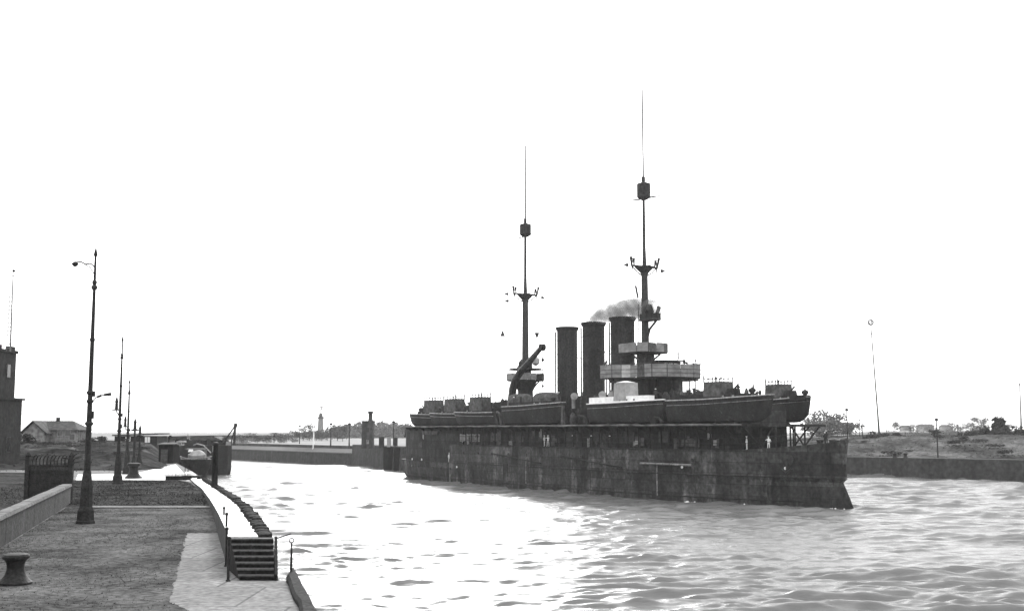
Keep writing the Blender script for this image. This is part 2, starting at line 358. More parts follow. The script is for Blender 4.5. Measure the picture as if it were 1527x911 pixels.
# handrail posts
def rail_post(loc, h, label):
    o = empty('railing_post', loc, label, 'post', 'iron posts beside the stairs')
    b = MB(); b.tube([(0, 0, 0), (0, 0, h)], .035, 8); b.build('shaft', M['iron'], o)
    b = MB(); b.lathe([(.06, 0), (.06, .04), (.045, .06)], n=10); b.build('foot', M['iron'], o)
    b = MB(); b.lathe([(.01, -.05), (.05, -.03), (.055, 0), (.05, .03), (.01, .05)], (0, 0, h), 10); b.build('knob', M['iron'], o)
for (px, py, top, lab) in [(340, 867, 802, 'iron handrail post at the foot of the quay stairs, nearest the viewer'), (337, 845, 788, 'iron handrail post second from the foot of the stairs'), (336.5, 828, 766, 'iron handrail post third from the foot of the stairs'), (333, 800, 757, 'iron handrail post by the top of the stairs, farthest along')]:
    p = G(px, py, ZQ); rail_post(p, D(px, top, p.y).z - ZQ, lab)
# eye post on the quay corner
p = G(434, 853, ZQ + .15); o = empty('eye_post', p, 'slim iron post with a ring eye on the dark quay edge beam', 'post')
h = D(434, 803, p.y).z - p.z - .1
b = MB(); b.tube([(0, 0, 0), (0, 0, h)], [.035, .022], 8); b.build('shaft', M['iron'], o)
b = MB(); b.tube([(.055 * math.cos(w * .4), 0, h + .06 + .055 * math.sin(w * .4)) for w in range(17)], .014, 6); b.build('ring', M['iron'], o)
# dark edge beam, near right corner
b = MB(); q0, q1, q2, q3 = G(426, 866, ZQ), G(446, 912, ZQ), G(470, 912, ZQ), G(440, 855, ZQ)
dirv = (q1 - q0).normalized(); q1 += dirv * 9 * 1; q2 = q2 + (q2 - q3).normalized() * 9
rings = []
for k in range(13):
    f = k / 12; a = Vector(q0).lerp(q1, f); c = Vector(q3).lerp(q2, f); j = rnd.uniform(-.03, .03)
    rings.append([(a.x + j, a.y, 5.2), (a.x + j, a.y, ZQ + .1 + j), (a.x + .06 + j, a.y, ZQ + .17 + j), (c.x - .05, c.y, ZQ + .17 + j * .6), (c.x + j * .5, c.y, ZQ + .08), (c.x + .03, c.y, 0)])
b.loft(rings); tag(b.build('fender_beam', M['timber']), 'heavy dark timber beam capping the near quay corner', 'fender beam')
# fender piles along the path
def along(P, s):
    for a, c in zip(P, P[1:]):
        l = (c - a).length
        if s <= l: return a.lerp(c, s / l)
        s -= l
    return P[-1]
tot = sum((c - a).length for a, c in zip(PO, PO[1:])); s = .25; i = 0
vari = []
for k in range(4):
    b = MB(); r = .2 + .02 * k; n = 9; V = []
    prof = [(r, -6.5), (r, -.5), (r * 1.02, -.06), (r * .92, 0), (r * .5, .03)]
    b.lathe(prof, n=n); vari.append(b)
vm = [None] * 4
while s < tot * .74:
    pi, po = along(PI_, s), along(PO, s); p = pi.lerp(po, .5); k = i % 4
    wdt = max(.8, min(1.15, (po - pi).length / .42))
    if vm[k] is None: o = vari[k].build('fender_pile', M['timber'], smooth=True); vm[k] = o
    else: o = vm[k].copy(); COL.objects.link(o)
    o.location = (p.x + rnd.uniform(-.04, .04), p.y, p.z + rnd.uniform(.02, .16)); o.scale = (wdt, 1, 1); o.rotation_euler = (0, 0, rnd.uniform(0, 6))
    tag(o, 'tarred timber fender pile in the curved row edging the raised path', 'fender pile', 'fender piles edging the raised path')
    s += .46; i += 1
# low stone wall
wp = [G(105, 751, ZQ), G(0, 817, ZQ)]; d = (wp[1] - wp[0]).normalized(); w0, w1 = wp[0], wp[1] + d * 14
wl = empty('stone_wall', w0, 'low masonry wall with stone coping along the left of the lawn', 'wall')
nrm = Vector((d.y, -d.x, 0)); nrm = nrm if nrm.x < 0 else -nrm
ln = (w1 - w0).length; nb = 5
for k in range(nb):
    a = d * (ln * k / nb + .02); c = d * (ln * (k + 1) / nb - .02)
    q = [a, c, c + nrm * .4, a + nrm * .4]; q = q + [p + Vector((0, 0, .92)) for p in q]
    MB().hexa(q).build('wall_panel', M['stonewall'], wl)
for k in range(24):
    a = d * (ln * k / 24 + .012) - nrm * .06; c = d * (ln * (k + 1) / 24 - .012) - nrm * .06; j = rnd.uniform(-.012, .012)
    q = [a, c, c + nrm * .52, a + nrm * .52]; q = [p + Vector((0, 0, .922)) for p in q] + [p + Vector((0, 0, 1.04 + j)) + nrm * (.04 if i_ < 2 else -.04) for i_, p in enumerate(q)]
    MB().hexa(q).build('coping_stone', M['coping'], wl)
# bollards
def bollard(loc, h, label):
    o = empty('bollard', loc, label, 'bollard', 'cast iron bollards on the quay'); k = h / .78
    b = MB(); b.lathe([(r * k, z * k) for r, z in [(.43, 0), (.43, .05), (.36, .1), (.26, .22), (.215, .36), (.215, .48), (.24, .56), (.28, .62)]], n=24); b.build('shaft', M['iron'], o, True)
    b = MB(); b.lathe([(r * k, z * k) for r, z in [(.29, .622), (.335, .65), (.34, .7), (.31, .75), (.2, .775), (.05, .78)]], n=24); b.build('cap', M['iron'], o, True)
bollard(G(22, 870, ZQ + .03), .75, 'large black mushroom bollard in the near left corner')
bollard(G(199, 713, ZQ), 1.25, 'small dark bollard beside the far lamp posts')
# lamp posts
def lamp_tall(loc, h, label, arm=True, lean=0):
    o = empty('lamp_post', loc, label, 'lamp post', 'tall lamp posts along the quay'); k = h / 11.1
    b = MB(); b.lathe([(.40, 0), (.40, .12), (.36, .16), (.34, .55), (.30, .62), (.27, .7), (.245, 1.5), (.2, 1.9), (.16, 2.15)], n=8); b.build('base', M['iron'], o)
    b = MB(); b.tube([(0, 0, 2.12), (0, 0, 4.9 * k), (0, 0, 7.3 * k), (0, 0, 9.6 * k), (0, 0, h - .25)], [.135, .1, .085, .06, .045], 10); b.build('shaft', M['iron'], o, True)
    for z, r in ((4.0 * k, .17), (4.9 * k, .14), (5.25 * k, .15), (7.4 * k, .11), (9.55 * k, .13), (9.75 * k, .1)): b = MB(); b.lathe([(r * .6, -.1), (r, -.03), (r, .04), (r * .6, .1)], (0, 0, z), 10); b.build('collar', M['iron'], o)
    for bx_ in ((.12, 5.2, .22), (.1, 4.35, .3)): b = MB(); b.box((bx_[0], 0, bx_[1] * k), (.14, .12, bx_[2])); b.build('switch_box', M['iron'], o)
    b = MB(); b.lathe([(.05, 0), (.09, .08), (.06, .2), (.03, .32), (.01, .42)], (0, 0, h - .28), 8); b.build('finial', M['iron'], o)
    if arm:
        z = h - .62
        a = MB(); a.tube([(0, 0, z - .12), (-.2, 0, z + .05), (-.42, 0, z + .02), (-.6, 0, z + .12), (-.85, 0, z + .1)], .03, 6); a.tube([(0, 0, z - .45), (-.22, 0, z - .1), (-.45, 0, z + .02)], .02, 6); aa = a.build('lamp_arm', M['iron'], o)
        a = MB(); a.lathe([(.02, .12), (.13, .04), (.15, -.02), (.1, -.04), (.06, -.1)], (-.85, 0, z + .02), 10); a.build('lamp_head', M['iron'], aa)
        z2 = 5.0 * k
        a = MB(); a.tube([(.05, 0, z2 - .2), (.25, 0, z2 + .06), (.5, 0, z2 + .16), (.72, 0, z2 + .16)], .022, 6); aa = a.build('side_arm', M['iron'], o)
        a = MB(); a.tube([(.58, 0, z2 + .17), (.86, 0, z2 + .2)], [.05, .07], 8); a.tube([(.3, 0, z2 + .08), (.46, 0, z2 + .14)], .05, 8); a.build('lamp_head', M['iron'], aa)
    else:
        z = h * .5
        a = MB(); a.tube([(0, 0, z - .3), (-.2, 0, z - .2), (-.26, 0, z)], .04, 6); a.lathe([(.32, 0), (.34, .05), (.12, .1), (.1, .55), (.13, .6), (.04, .95)], (-.26, 0, z), 8); a.build('lamp_bracket', M['iron'], o)
    return o
def lampspec(px, base, top, label, arm, zb=ZQ):
    p = G(px, base, zb); h = D(px, top, p.y).z - zb; return lamp_tall(p, h, label, arm)
lampspec(127, 781, 373, 'tallest and nearest black lamp post with two thin arms', True)
lampspec(175, 722, 503, 'second black lamp post with a bracket lantern at half height', False)
lampspec(188.5, 707, 567, 'third lamp post, thin and dark, just right of the second', False)
def short_lamp(px, base, top, label):
    p = G(px, base, ZQ); h = D(px, top, p.y).z - ZQ
    o = empty('lamp_post', p, label, 'lamp post', 'tall lamp posts along the quay')
    b = MB(); b.lathe([(.34, 0), (.34, .5), (.2, 1.2), (.14, 1.5)], n=8); b.build('base', M['iron'], o)
    b = MB(); b.tube([(0, 0, 1.48), (0, 0, h - 1.1)], [.12, .09], 8); b.build('shaft', M['iron'], o)
    b = MB(); b.lathe([(.09, 0), (.36, .06), (.4, .12), (.15, .2), (.12, .75), (.16, .8), (.03, 1.15)], (0, 0, h - 1.15), 10); b.build('lamp_head', M['iron'], o)
short_lamp(199, 704, 624, 'short lamp post with a squat lantern behind the third post')
short_lamp(207, 697, 634, 'shortest and farthest lamp post before the low building')
# mooring post near the moored vessel
p = G(314, 724, 6.5); o = empty('mooring_post', p + Vector((.25, 0, -.1)), 'tall dark timber mooring post at the path edge before the moored vessel', 'post'); h = D(314, 662, p.y).z - p.z
b = MB(); b.tube([(0, 0, -6.6), (0, 0, .8), (0, 0, h)], [.22, .2, .15], 10); b.build('shaft', M['timber'], o, True)
b = MB(); b.lathe([(.2, 0), (.22, .1), (.18, .2), (.05, .24)], (0, 0, h), 10); b.build('cap', M['iron'], o)
# slab and gangplank by the road's end
p = G(262, 716, ZQ); o = empty('concrete_slab', p, 'pale flat slab at the quay road end', 'slab')
b = MB(); b.box((0, .8, .42), (1.9, 1.8, .16)); b.build('top', M['pale_concrete'], o); b = MB(); b.box((0, .8, .17), (1.6, 1.6, .33)); b.build('plinth', M['timber'], o)
p = G(287, 714, 6.45); o = empty('gangplank', p, 'dark low gangplank with two thin posts on the path', 'gangplank')
b = MB(); b.box((0, 0, .18), (1.35, 1.1, .14)); b.box((-.5, 0, .055), (.12, 1, .1)); b.box((.5, 0, .055), (.12, 1, .1)); b.build('planks', M['timber'], o)
for xx in (-.62, -.4): b = MB(); b.tube([(xx, .2, .25), (xx, .2, 1.1)], .03, 6); b.build('post', M['iron'], o)
# iron gate with spiked, curved-over bars
p0 = G(39, 748, ZQ); p1 = G(109, 748, ZQ); gt = empty('iron_gate', p0, 'tall black iron gate with bars curling over at the top behind the wall', 'gate'); wd = (p1 - p0).x
for xx in (0, wd * .93):
    b = MB(); b.box((xx, 0, 1.2), (.22, .22, 2.4)); b.lathe([(.13, 0), (.16, .08), (.05, .25)], (xx, 0, 2.4), 8); b.build('gate_post', M['iron'], gt)
b = MB()
for k in range(27):
    xx = .14 + (wd * .93 - .28) * k / 26; b.tube([(xx, 0, .1), (xx, 0, 2.0)], .028, 5)
b.box((wd * .465, 0, .95), (wd * .88, .03, 1.5)); b.build('bars', M['iron'], gt)
b = MB()
for k in range(11):
    xx = .25 + (wd * .93 - .4) * k / 10; b.tube([(xx, 0, 1.95), (xx, -.02, 2.25), (xx + .1, -.05, 2.45), (xx + .26, -.1, 2.5)], [.035, .035, .03, .015], 6)
for k in range(3):
    b.tube([(wd * .93, 0, 2.2 - .2 * k), (wd * .93 + .2, -.1, 2.5 - .2 * k), (wd * .93 + .45, -.15, 2.62 - .25 * k)], [.035, .03, .012], 6)
b.build('spikes', M['iron'], gt)
for zz in (.14, 1.0, 1.9): b = MB(); b.box((wd * .465, -.03, zz), (wd * .88, .05, .07)); b.build('rail', M['iron'], gt)
# ------------------------------------------------------------------ left bank terrain
def sm(a, b_, x): t = max(0, min(1, (x - a) / (b_ - a))); return t * t * (3 - 2 * t)
def bank_z(x, d):
    off = edge_x(d) - x
    f = sm(.8, 5, off)
    return ZQ - .08 + f * (sm(107, 140, d) * 1.45 + sm(135, 200, d) * .5 + .18 * math.sin(x * .35 + d * .2) * sm(108, 125, d) + .55 * (MN.noise((x * .3, d * .22, 1)) + .6 * MN.noise((x * .8, d * .6, 5))) * sm(106, 120, d) + .13 * math.sin(d * .55 + .3 * math.sin(x * .2)) * sm(108, 125, d))
b = MB(); ds = [104 + 2.2 * k for k in range(50)] + [213, 215]
nx = 110; V = []
for d_ in ds:
    xr = edge_x(d_) - .8
    for k in range(nx): t = k / (nx - 1); V.append((xr - 320 * t ** 1.7, d_, bank_z(xr - 320 * t ** 1.7, d_)))
Fc = [(i * nx + k, i * nx + k + 1, (i + 1) * nx + k + 1, (i + 1) * nx + k) for i in range(len(ds) - 1) for k in range(nx - 1)]
b.add(V, Fc); tag(b.build('bank_terrain', M['bank'], smooth=True), 'rough grass bank rising behind the quay road', kind='structure')
def tufts(name, n, fx, size, m, label, seed):
    r = random.Random(seed); b = MB()
    for _ in range(n):
        x, y, z = fx(r); h = size * r.uniform(.5, 1.4); w = h * r.uniform(.4, 1); a = r.uniform(0, 3.14)
        k = len(b.v); b.v += [(x - w * math.cos(a), y - w * math.sin(a), z - .05), (x + w * math.cos(a), y + w * math.sin(a), z - .05), (x + r.uniform(-1.2, 1.2) * h, y + r.uniform(-1.2, 1.2) * h, z + h)]; b.f.append((k, k + 1, k + 2))
    return tag(b.build(name, m), label, kind='stuff')
def bank_pt(r):
    d_ = 108 + 90 * r.random() ** 1.3; x = edge_x(d_) - 5 - 85 * r.random(); return x, d_, bank_z(x, d_)
b = MB(); ds = [215, 240, 270, 320, 400, 600, 1200]; V = []
for d_ in ds:
    xr = edge_x(d_) - 3.8
    for k in range(60): t = k / 59; V.append((xr - 420 * t ** 1.7, d_, bank_z(xr - 420 * t ** 1.7, d_)))
b.add(V, [(i * 60 + k, i * 60 + k + 1, (i + 1) * 60 + k + 1, (i + 1) * 60 + k) for i in range(len(ds) - 1) for k in range(59)])
tag(b.build('field', M['field'], smooth=True), 'pale flat field beyond the left bank', kind='structure')
tufts('grass', 5000, bank_pt, .12, M['bank'], 'rank dark grass and weeds over the left bank', 5)
# ------------------------------------------------------------------ foliage helpers
def leaf_mesh(n, w, h, size, seed, lobes=9, base=.0):
    r = random.Random(seed); b = MB(); L_ = []
    for _ in range(lobes):
        t = r.uniform(.12, .95); rad = w * .5 * math.sin(math.pi * min(.98, t * .8 + .18)) ** .8
        a = r.uniform(0, 6.28); q = r.uniform(.2, .75) * rad
        L_.append((q * math.cos(a), q * math.sin(a), base + h * t, r.uniform(.28, .5) * w * (1.1 - .45 * t), r.uniform(.13, .24) * h))
    for _ in range(n):
        c = r.choice(L_); a = r.uniform(0, 6.28); u = r.uniform(-1, 1); k = r.random() ** .4
        x = c[0] + c[3] * k * math.sqrt(1 - u * u) * math.cos(a); y = c[1] + c[3] * k * math.sqrt(1 - u * u) * math.sin(a); z = c[2] + c[4] * k * u
        s = size * r.uniform(.5, 1.4); p = Vector((r.gauss(0, 1), r.gauss(0, 1), r.gauss(0, 1))).normalized(); q = p.orthogonal().normalized()
        if r.random() < .5: q = p.cross(q)
        v = [Vector((x, y, z)) + p * s, Vector((x, y, z)) + q * s * .6, Vector((x, y, z)) - p * s, Vector((x, y, z)) - q * s * .6]
        i = len(b.v); b.v += [tuple(t_) for t_ in v]; b.f.append((i, i + 1, i + 2, i + 3))
    return b
CROWNS = []
def tree(loc, h, w, label, dens=900, m='foliage', group=None, name='tree', seed=0, trunk=True, size=.05):
    o = empty(name, loc, label, 'tree' if name == 'tree' else 'bush', group)
    if trunk:
        b = MB(); b.tube([(0, 0, -.5), (0, 0, h * .3), (.1, 0, h * .8)], [h * .025, h * .018, h * .005], 6)
        for k in range(5): a = k * 1.3 + seed; b.tube([(0, 0, h * (.22 + .09 * k)), (w * .28 * math.cos(a), w * .28 * math.sin(a), h * (.45 + .1 * k))], [h * .01, h * .004], 5)
        b.build('trunk', M['bark'], o)
    leaf_mesh(dens, w, h * (.85 if trunk else 1), h * size, seed, 10, h * (.15 if trunk else 0)).build('crown', M[m], o)
    return o
# ------------------------------------------------------------------ left buildings
p = D(-60, 690, 112); tw = empty('brick_building', (p.x, 112, ZQ), 'dark stepped brick building with a flat roof at the left edge', 'building')
xl_ = D(33, 600, 122).x - p.x; xt_ = D(23, 560, 120).x - p.x
zt = D(22, 519, 120).z - ZQ; zl = D(33, 597, 122).z - ZQ
b = MB(); b.box((xl_ - 8, 5, zl / 2), (16, 10, zl)); b.build('lower_wall', M['brick'], tw)
b = MB(); b.box((xt_ - 5, 4.6, (zl + zt - .4) / 2 + .1), (10, 6.8, zt - zl - .6)); b.build('tower_wall', M['brick'], tw)
b = MB(); b.box((xl_ - 8, 5, zl + .1), (16.5, 10.5, .2)); b.build('cornice', M['brick'], tw)
b = MB(); b.box((xt_ - 5, 4.6, zt - .45), (10.3, 7.1, .3)); b.box((xt_ - 5.6, 3.6, zt - .05), (10, 4.6, .5)); b.box((xt_ - .3, 7.2, zt - .1), (.5, 1.2, .4)); b.build('parapet', M['brick'], tw)
for (yy, zz, w, h, xx) in [(2.6, zl + 2.9, .9, 1.5, xt_), (6.2, zl + 2.9, .9, 1.5, xt_), (3, 2.4, 1.0, 1.6, xl_), (7, 2.4, 1.0, 1.6, xl_)]:
    b = MB(); b.box((xx + .02, yy, zz), (.1, w, h)); f = b.build('window', M['stonewall'], tw); b = MB(); b.box((xx + .08, yy, zz), (.03, w * .8, h * .85)); b.build('pane', M['glass'], f)
q0 = D(15.5, 519, 114); q1 = D(19.5, 410, 114)
o = empty('signal_mast', q0 - Vector((0, 0, .3)), 'thin ladder mast with a small lamp on the brick building roof', 'mast')
b = MB(); b.tube([(0, 0, 0), q1 - q0 + Vector((0, 0, .3))], [.09, .06], 6); b.build('pole', M['wallgrey'], o)
b = MB(); b.tube([(-.38, 0, 0), ((q1 - q0).x * .8 - .25, 0, 5.5)], .03, 5)
for k in range(13): b.box(((q1 - q0).x * .8 * k / 13 - .2 + .04 * k / 13, 0, .3 + k * .42), (.36, .07, .07))
b.build('ladder', M['wallgrey'], o)
b = MB(); e = q1 - q0; b.tube([e + Vector((-.1, 0, .2)), e + Vector((.5, 0, .25))], .03, 5); b.lathe([(.02, 0), (.15, .08), (.15, .22), (.02, .3)], (e.x + .05, 0, e.z + .55), 8); b.build('lamp_head', M['iron'], o)
# house with hip roof and gabled wing
d_ = 190.; c = D(80, 660, d_); hs = empty('house', (c.x, d_, c.z - .6), 'small gabled house with hipped roof above the grass bank', 'house')
def hx(px): return D(px, 650, d_).x - c.x
def hz(py): return D(80, py, d_).z - (c.z - .6)
xa, xb = hx(52), hx(115); zE, zR = hz(641), hz(627)
b = MB(); b.box(((xa + xb) / 2, 3, zE / 2), (xb - xa - .5, 6, zE)); b.build('wall', M['wallgrey'], hs)
b = MB(); b.add([(xa - .3, -.4, zE), (xb + .3, -.4, zE), (xb + .3, 6.4, zE), (xa - .3, 6.4, zE), (hx(57), 3, zR), (hx(98), 3, zR)], [(0, 1, 5, 4), (1, 2, 5), (2, 3, 4, 5), (3, 0, 4), (3, 2, 1, 0)]); rf = b.build('roof', M['roof'], hs)
b = MB(); b.box((hx(75), 3, zR + .2), (.5, .5, .7)); b.build('chimney', M['brick'], rf)
ga, gb, gm = hx(39), hx(78), hx(57); zg = hz(645)
b = MB(); b.prism([(0, 0)] * 0 + [(ga + .4, -2.2), (gb - .4, -2.2), (gb - .4, 0), (ga + .4, 0)], 0, zg - .02); b.add([(ga + .4, -2.2, zg - .02), (gb - .4, -2.2, zg - .02), (gm, -2.2, zR - .35)], [(0, 1, 2)]); b.build('gable_wall', M['wallgrey'], hs)
b = MB()
for a_, s_ in ((ga, -1), (gb, 1)):
    b.hexa([(gm, -2.6, zR - .2), (a_ + s_ * .1, -2.6, zg - .25), (a_ + s_ * .1, 3, zg - .25), (gm, 3, zR - .2), (gm, -2.6, zR), (a_ + s_ * .1, -2.6, zg - .05), (a_ + s_ * .1, 3, zg - .05), (gm, 3, zR)])
b.build('gable_roof', M['roof'], hs)
for (px, py, yy) in [(90, 645, -.05), (108, 651, -.05), (101, 645, -.05)]:
    b = MB(); b.box((hx(px), yy, hz(py)), (1.0, .12, 1.1)); f = b.build('window', M['farwall'], hs); b = MB(); b.box((hx(px), yy - .07, hz(py)), (.8, .03, .9)); b.build('pane', M['glass'], f)
# low building with pale windows
d_ = 200.; c = D(203, 663, d_); lb = empty('low_building', (c.x, d_, c.z - .8), 'long low dark building with two pale windows on the bank', 'building')
xa, xb = D(171, 650, d_).x - c.x, D(234, 650, d_).x - c.x; zz = D(203, 650, d_).z - c.z + .8
b = MB(); b.box(((xa + xb) / 2, 3, zz / 2), (xb - xa, 6, zz)); b.build('wall', M['brick'], lb)
b = MB(); b.hexa([(xa - .3, -.5, zz + .02), (xb + .3, -.5, zz + .3), (xb + .3, 6.5, zz + .3), (xa - .3, 6.5, zz + .02), (xa - .3, -.5, zz + .25), (xb + .3, -.5, zz + .5), (xb + .3, 6.5, zz + .5), (xa - .3, 6.5, zz + .25)]); b.build('roof', M['roof'], lb)
for px in (191, 220):
    q = D(px, 655, d_); b = MB(); b.box((q.x - c.x, -.05, q.z - c.z + .75), (.85, .12, .95)); f = b.build('window', M['white'], lb); b = MB(); b.box((q.x - c.x, -.12, q.z - c.z + .75), (.06, .03, .9)); b.build('glazing_bar', M['iron'], f)
# hedge and bushes on the bank
for i, (px, py, w, h, lab) in enumerate([(60, 664, 4.5, .8, 'dark hedge bush under the gabled house'), (100, 668, 4, .9, 'low dark bush below the house wall'), (38, 662, 2.6, 1.6, 'tall dark bush between brick building and house'), (135, 668, 3, .9, 'small dark bush right of the house'), (150, 660, 2, 1.2, 'little round bush near the low building')]):
    q = D(px, py, 165 + 3 * i); tree((q.x, q.y, bank_z(q.x, q.y) - .2), h, w, lab, 700, 'foliage_dark', 'bushes on the left bank', 'bush', 20 + i, False, .1)
# dark timber shed by the bank's end
q0 = D(247, 692, 136); o = empty('timber_shed', (q0.x, 136, ZQ), 'small dark timber shed at the end of the grass bank by the moored vessel', 'shed')
b = MB(); b.box((0, 1.2, 1.05), (1.7, 2.4, 2.2)); b.build('wall', M['timber'], o)
b = MB(); b.hexa([(-1, -.2, 2.16), (1, -.2, 2.16), (1, 2.6, 2.3), (-1, 2.6, 2.3), (-1, -.2, 2.26), (1, -.2, 2.26), (1, 2.6, 2.42), (-1, 2.6, 2.42)]); b.build('roof', M['roof'], o)
b = MB(); b.box((-.2, -.02, .85), (.8, .06, 1.6)); b.build('door', M['wood'], o)
for px, top, bot, lab in [(251.5, 650, 664, 'hooked dark vent post above the ramp'), (262, 655, 667, 'short dark post beside the hooked vent post')]:
    q = D(px, bot, 150); zb = bank_z(q.x, 150) + 1.2; o = empty('vent_post', (q.x, 150, min(q.z, 8.4)), lab, 'post'); h = D(px, top, 150).z - min(q.z, 8.4)
    b = MB(); b.tube([(0, 0, -1.5), (0, 0, h - .15), (.1, 0, h), (.3, 0, h - .05)], .12, 8); b.build('pipe', M['iron'], o)
# ------------------------------------------------------------------ moored salvage vessel
sv_d = 258.; c = D(317, 709, sv_d); sv = empty('moored_vessel', (c.x, sv_d + 2, 0), 'dark moored work vessel with sheerlegs and a small deckhouse beyond the barge', 'work vessel')
def vx(px, d=258.): return D(px, 700, d).x - c.x
def vz(py, d=258.): return D(317, py, d).z
xl, xr_ = vx(262), vx(344)
rings = []
for y_, k, zt_ in [(0, .80, vz(664)), (1.5, .96, vz(664)), (6, 1, vz(665)), (18, 1, vz(667)), (30, .95, vz(668)), (36, .6, vz(667)), (39, .1, vz(666))]:
    xm = (xl + xr_) / 2 - .32 * y_; hw = (xr_ - xl) / 2 * k
    rings.append([(xm - hw * .85, y_, -1), (xm - hw, y_, 1.8), (xm - hw, y_, zt_), (xm + hw, y_, zt_), (xm + hw, y_, 1.5), (xm + hw * .93, y_, -1)])
b = MB(); b.loft(rings); b.build('hull', M['boat'], sv)
b = MB(); zt_ = vz(664)
b.prism([(vx(296), 3), (vx(322), 3), (vx(319), 11), (vx(293), 11)], zt_, vz(657)); b.build('deckhouse', M['boat'], sv)
b = MB(); zz = vz(657); b.add([(vx(295), 2.7, zz), (vx(323), 2.7, zz), (vx(320), 11.3, zz), (vx(292), 11.3, zz), (vx(309), 2.7, vz(650.5)), (vx(306), 11.3, vz(650.5))], [(0, 1, 4), (1, 2, 5, 4), (2, 3, 5), (3, 0, 4, 5), (3, 2, 1, 0)]); b.build('deckhouse_roof', M['roof'], sv)
b = MB(); tip = (vx(343), 2, vz(634)); b.tube([(vx(341.5), 2, zt_), tip], [.28, .2], 8); b.tube([(vx(325), 1.5, zt_ + .4), tip], .16, 6); b.tube([(vx(333), 4, zt_), tip], .13, 6); b.tube([(vx(343.5), 2, vz(632)), (vx(342), 2.4, vz(636))], .4, 8); b.build('sheerlegs', M['iron'], sv)
bc = D(289, 690, 236); ba = empty('barge', (bc.x, 236, 0), 'bluff bowed grey barge squeezed between the quay and the dark work vessel', 'barge')
def bz(py): return D(289, py, 236).z
rings = []
for z, k, ox in [(-.6, .45, 2.2), (1.4, .68, 1.3), (2.6, .9, .5), (bz(685), 1.05, 0)]:
    hw = 3.0 * k; P = [(hw * math.cos(math.pi + math.pi * j / 14) - .2, ox + 2.4 + 2.4 * k * math.sin(math.pi + math.pi * j / 14), z) for j in range(15)] + [(hw - 6.5, 24, z), (-hw - 6.5, 24, z)]
    rings.append(P)
b = MB(); b.loft(rings); b.build('hull', M['boat'], ba, True)
b = MB(); b.tube([(p[0], p[1], p[2] + .08 + .5 * abs(j - 7) / 7) for j, p in enumerate(rings[-1][:15])], .14, 6); b.build('gunwale', M['edge'], ba)
zc = bz(687); rr_ = []
for k in range(13):                      # canvas-covered boat lying across the bow deck
    t = -1 + k / 6; hh = max(.06, (1 - abs(t) ** 2.3)); x = .25 + 1.75 * t
    rr_.append([(x, 1.2 - 1.0 * hh, zc + .1 + .25 * t * t), (x, 1.0 - 1.25 * hh, zc + 1.0 + .3 * t * t), (x, 1.4 - .5 * hh, zc + 1.2 + .95 * hh), (x, 1.6 + .5 * hh, zc + 1.2 + .95 * hh), (x, 2.0 + 1.2 * hh, zc + 1.0), (x, 1.8 + 1.0 * hh, zc + .1)])
b = MB(); b.loft(rr_); b.build('covered_boat', M['greyhouse'], ba, True)
b = MB(); b.box((-1.0, 1.2, zc + 2.05), (1.1, .9, .5), .3, .7); b.build('white_bundle', M['white'], ba)
b = MB(); b.prism([(-3.6, 6), (.4, 6), (-1.6, 16), (-5.6, 16)], bz(685), bz(670)); b.build('hold_cover', M['boat'], ba)
b = MB(); b.lathe([(.3, 0), (.3, .5), (.4, .6)], (1.9, 2.2, bz(685)), 8); b.build('bitt', M['iron'], ba)
b = MB(); b.tube([(vx(283), .5, vz(664)), (vx(290), -.4, vz(661.5)), (vx(300), -.5, vz(664)), (vx(306), -.5, vz(670)), (vx(311), -.4, vz(675))], .15, 6); b.build('fender_roll', M['strake'], sv)
b = MB(); b.tube([(vx(314.5), -.3, vz(674)), (vx(314.5), -.3, vz(660))], .2, 6); b.build('davit', M['greyhouse'], sv)
b = MB(); b.box((vx(281), 2, vz(660)), (2.2, 3, 1.2)); b.box((vx(285), 1, vz(657)), (1.8, .5, .5), .3); b.tube([(vx(273), 1, vz(664)), (vx(273), 1, vz(656)), (vx(275), 1, vz(655))], .3, 8); b.build('deck_gear', M['iron'], sv)
b = MB(); b.loft([[(vx(264) - .3 * y_, y_, vz(690)), (vx(262) - .3 * y_, y_, vz(666)), (vx(276) - .3 * y_, y_, vz(662)), (vx(278) - .3 * y_, y_, vz(690))] for y_ in (-.5, 20)]); b.build('side_bulwark', M['boat'], sv)
for k in range(12):
    px = rnd.uniform(264, 340); yy = rnd.uniform(.6, 5); hh = rnd.uniform(.5, 1.9); b = MB()
    if k % 3: b.box((vx(px) - .3 * yy, yy, vz(664) + hh / 2), (rnd.uniform(.5, 1.7), .8, hh), rnd.uniform(-.5, .5), .8); nm = 'deck_locker'
    else: b.tube([(vx(px) - .3 * yy, yy, vz(665)), (vx(px) - .3 * yy + rnd.uniform(-.8, .8), yy, vz(664) + hh * 1.6)], .12, 6); nm = 'deck_post'
    b.build(nm, M[rnd.choice(['boat', 'iron', 'greyhouse', 'timber'])], sv)
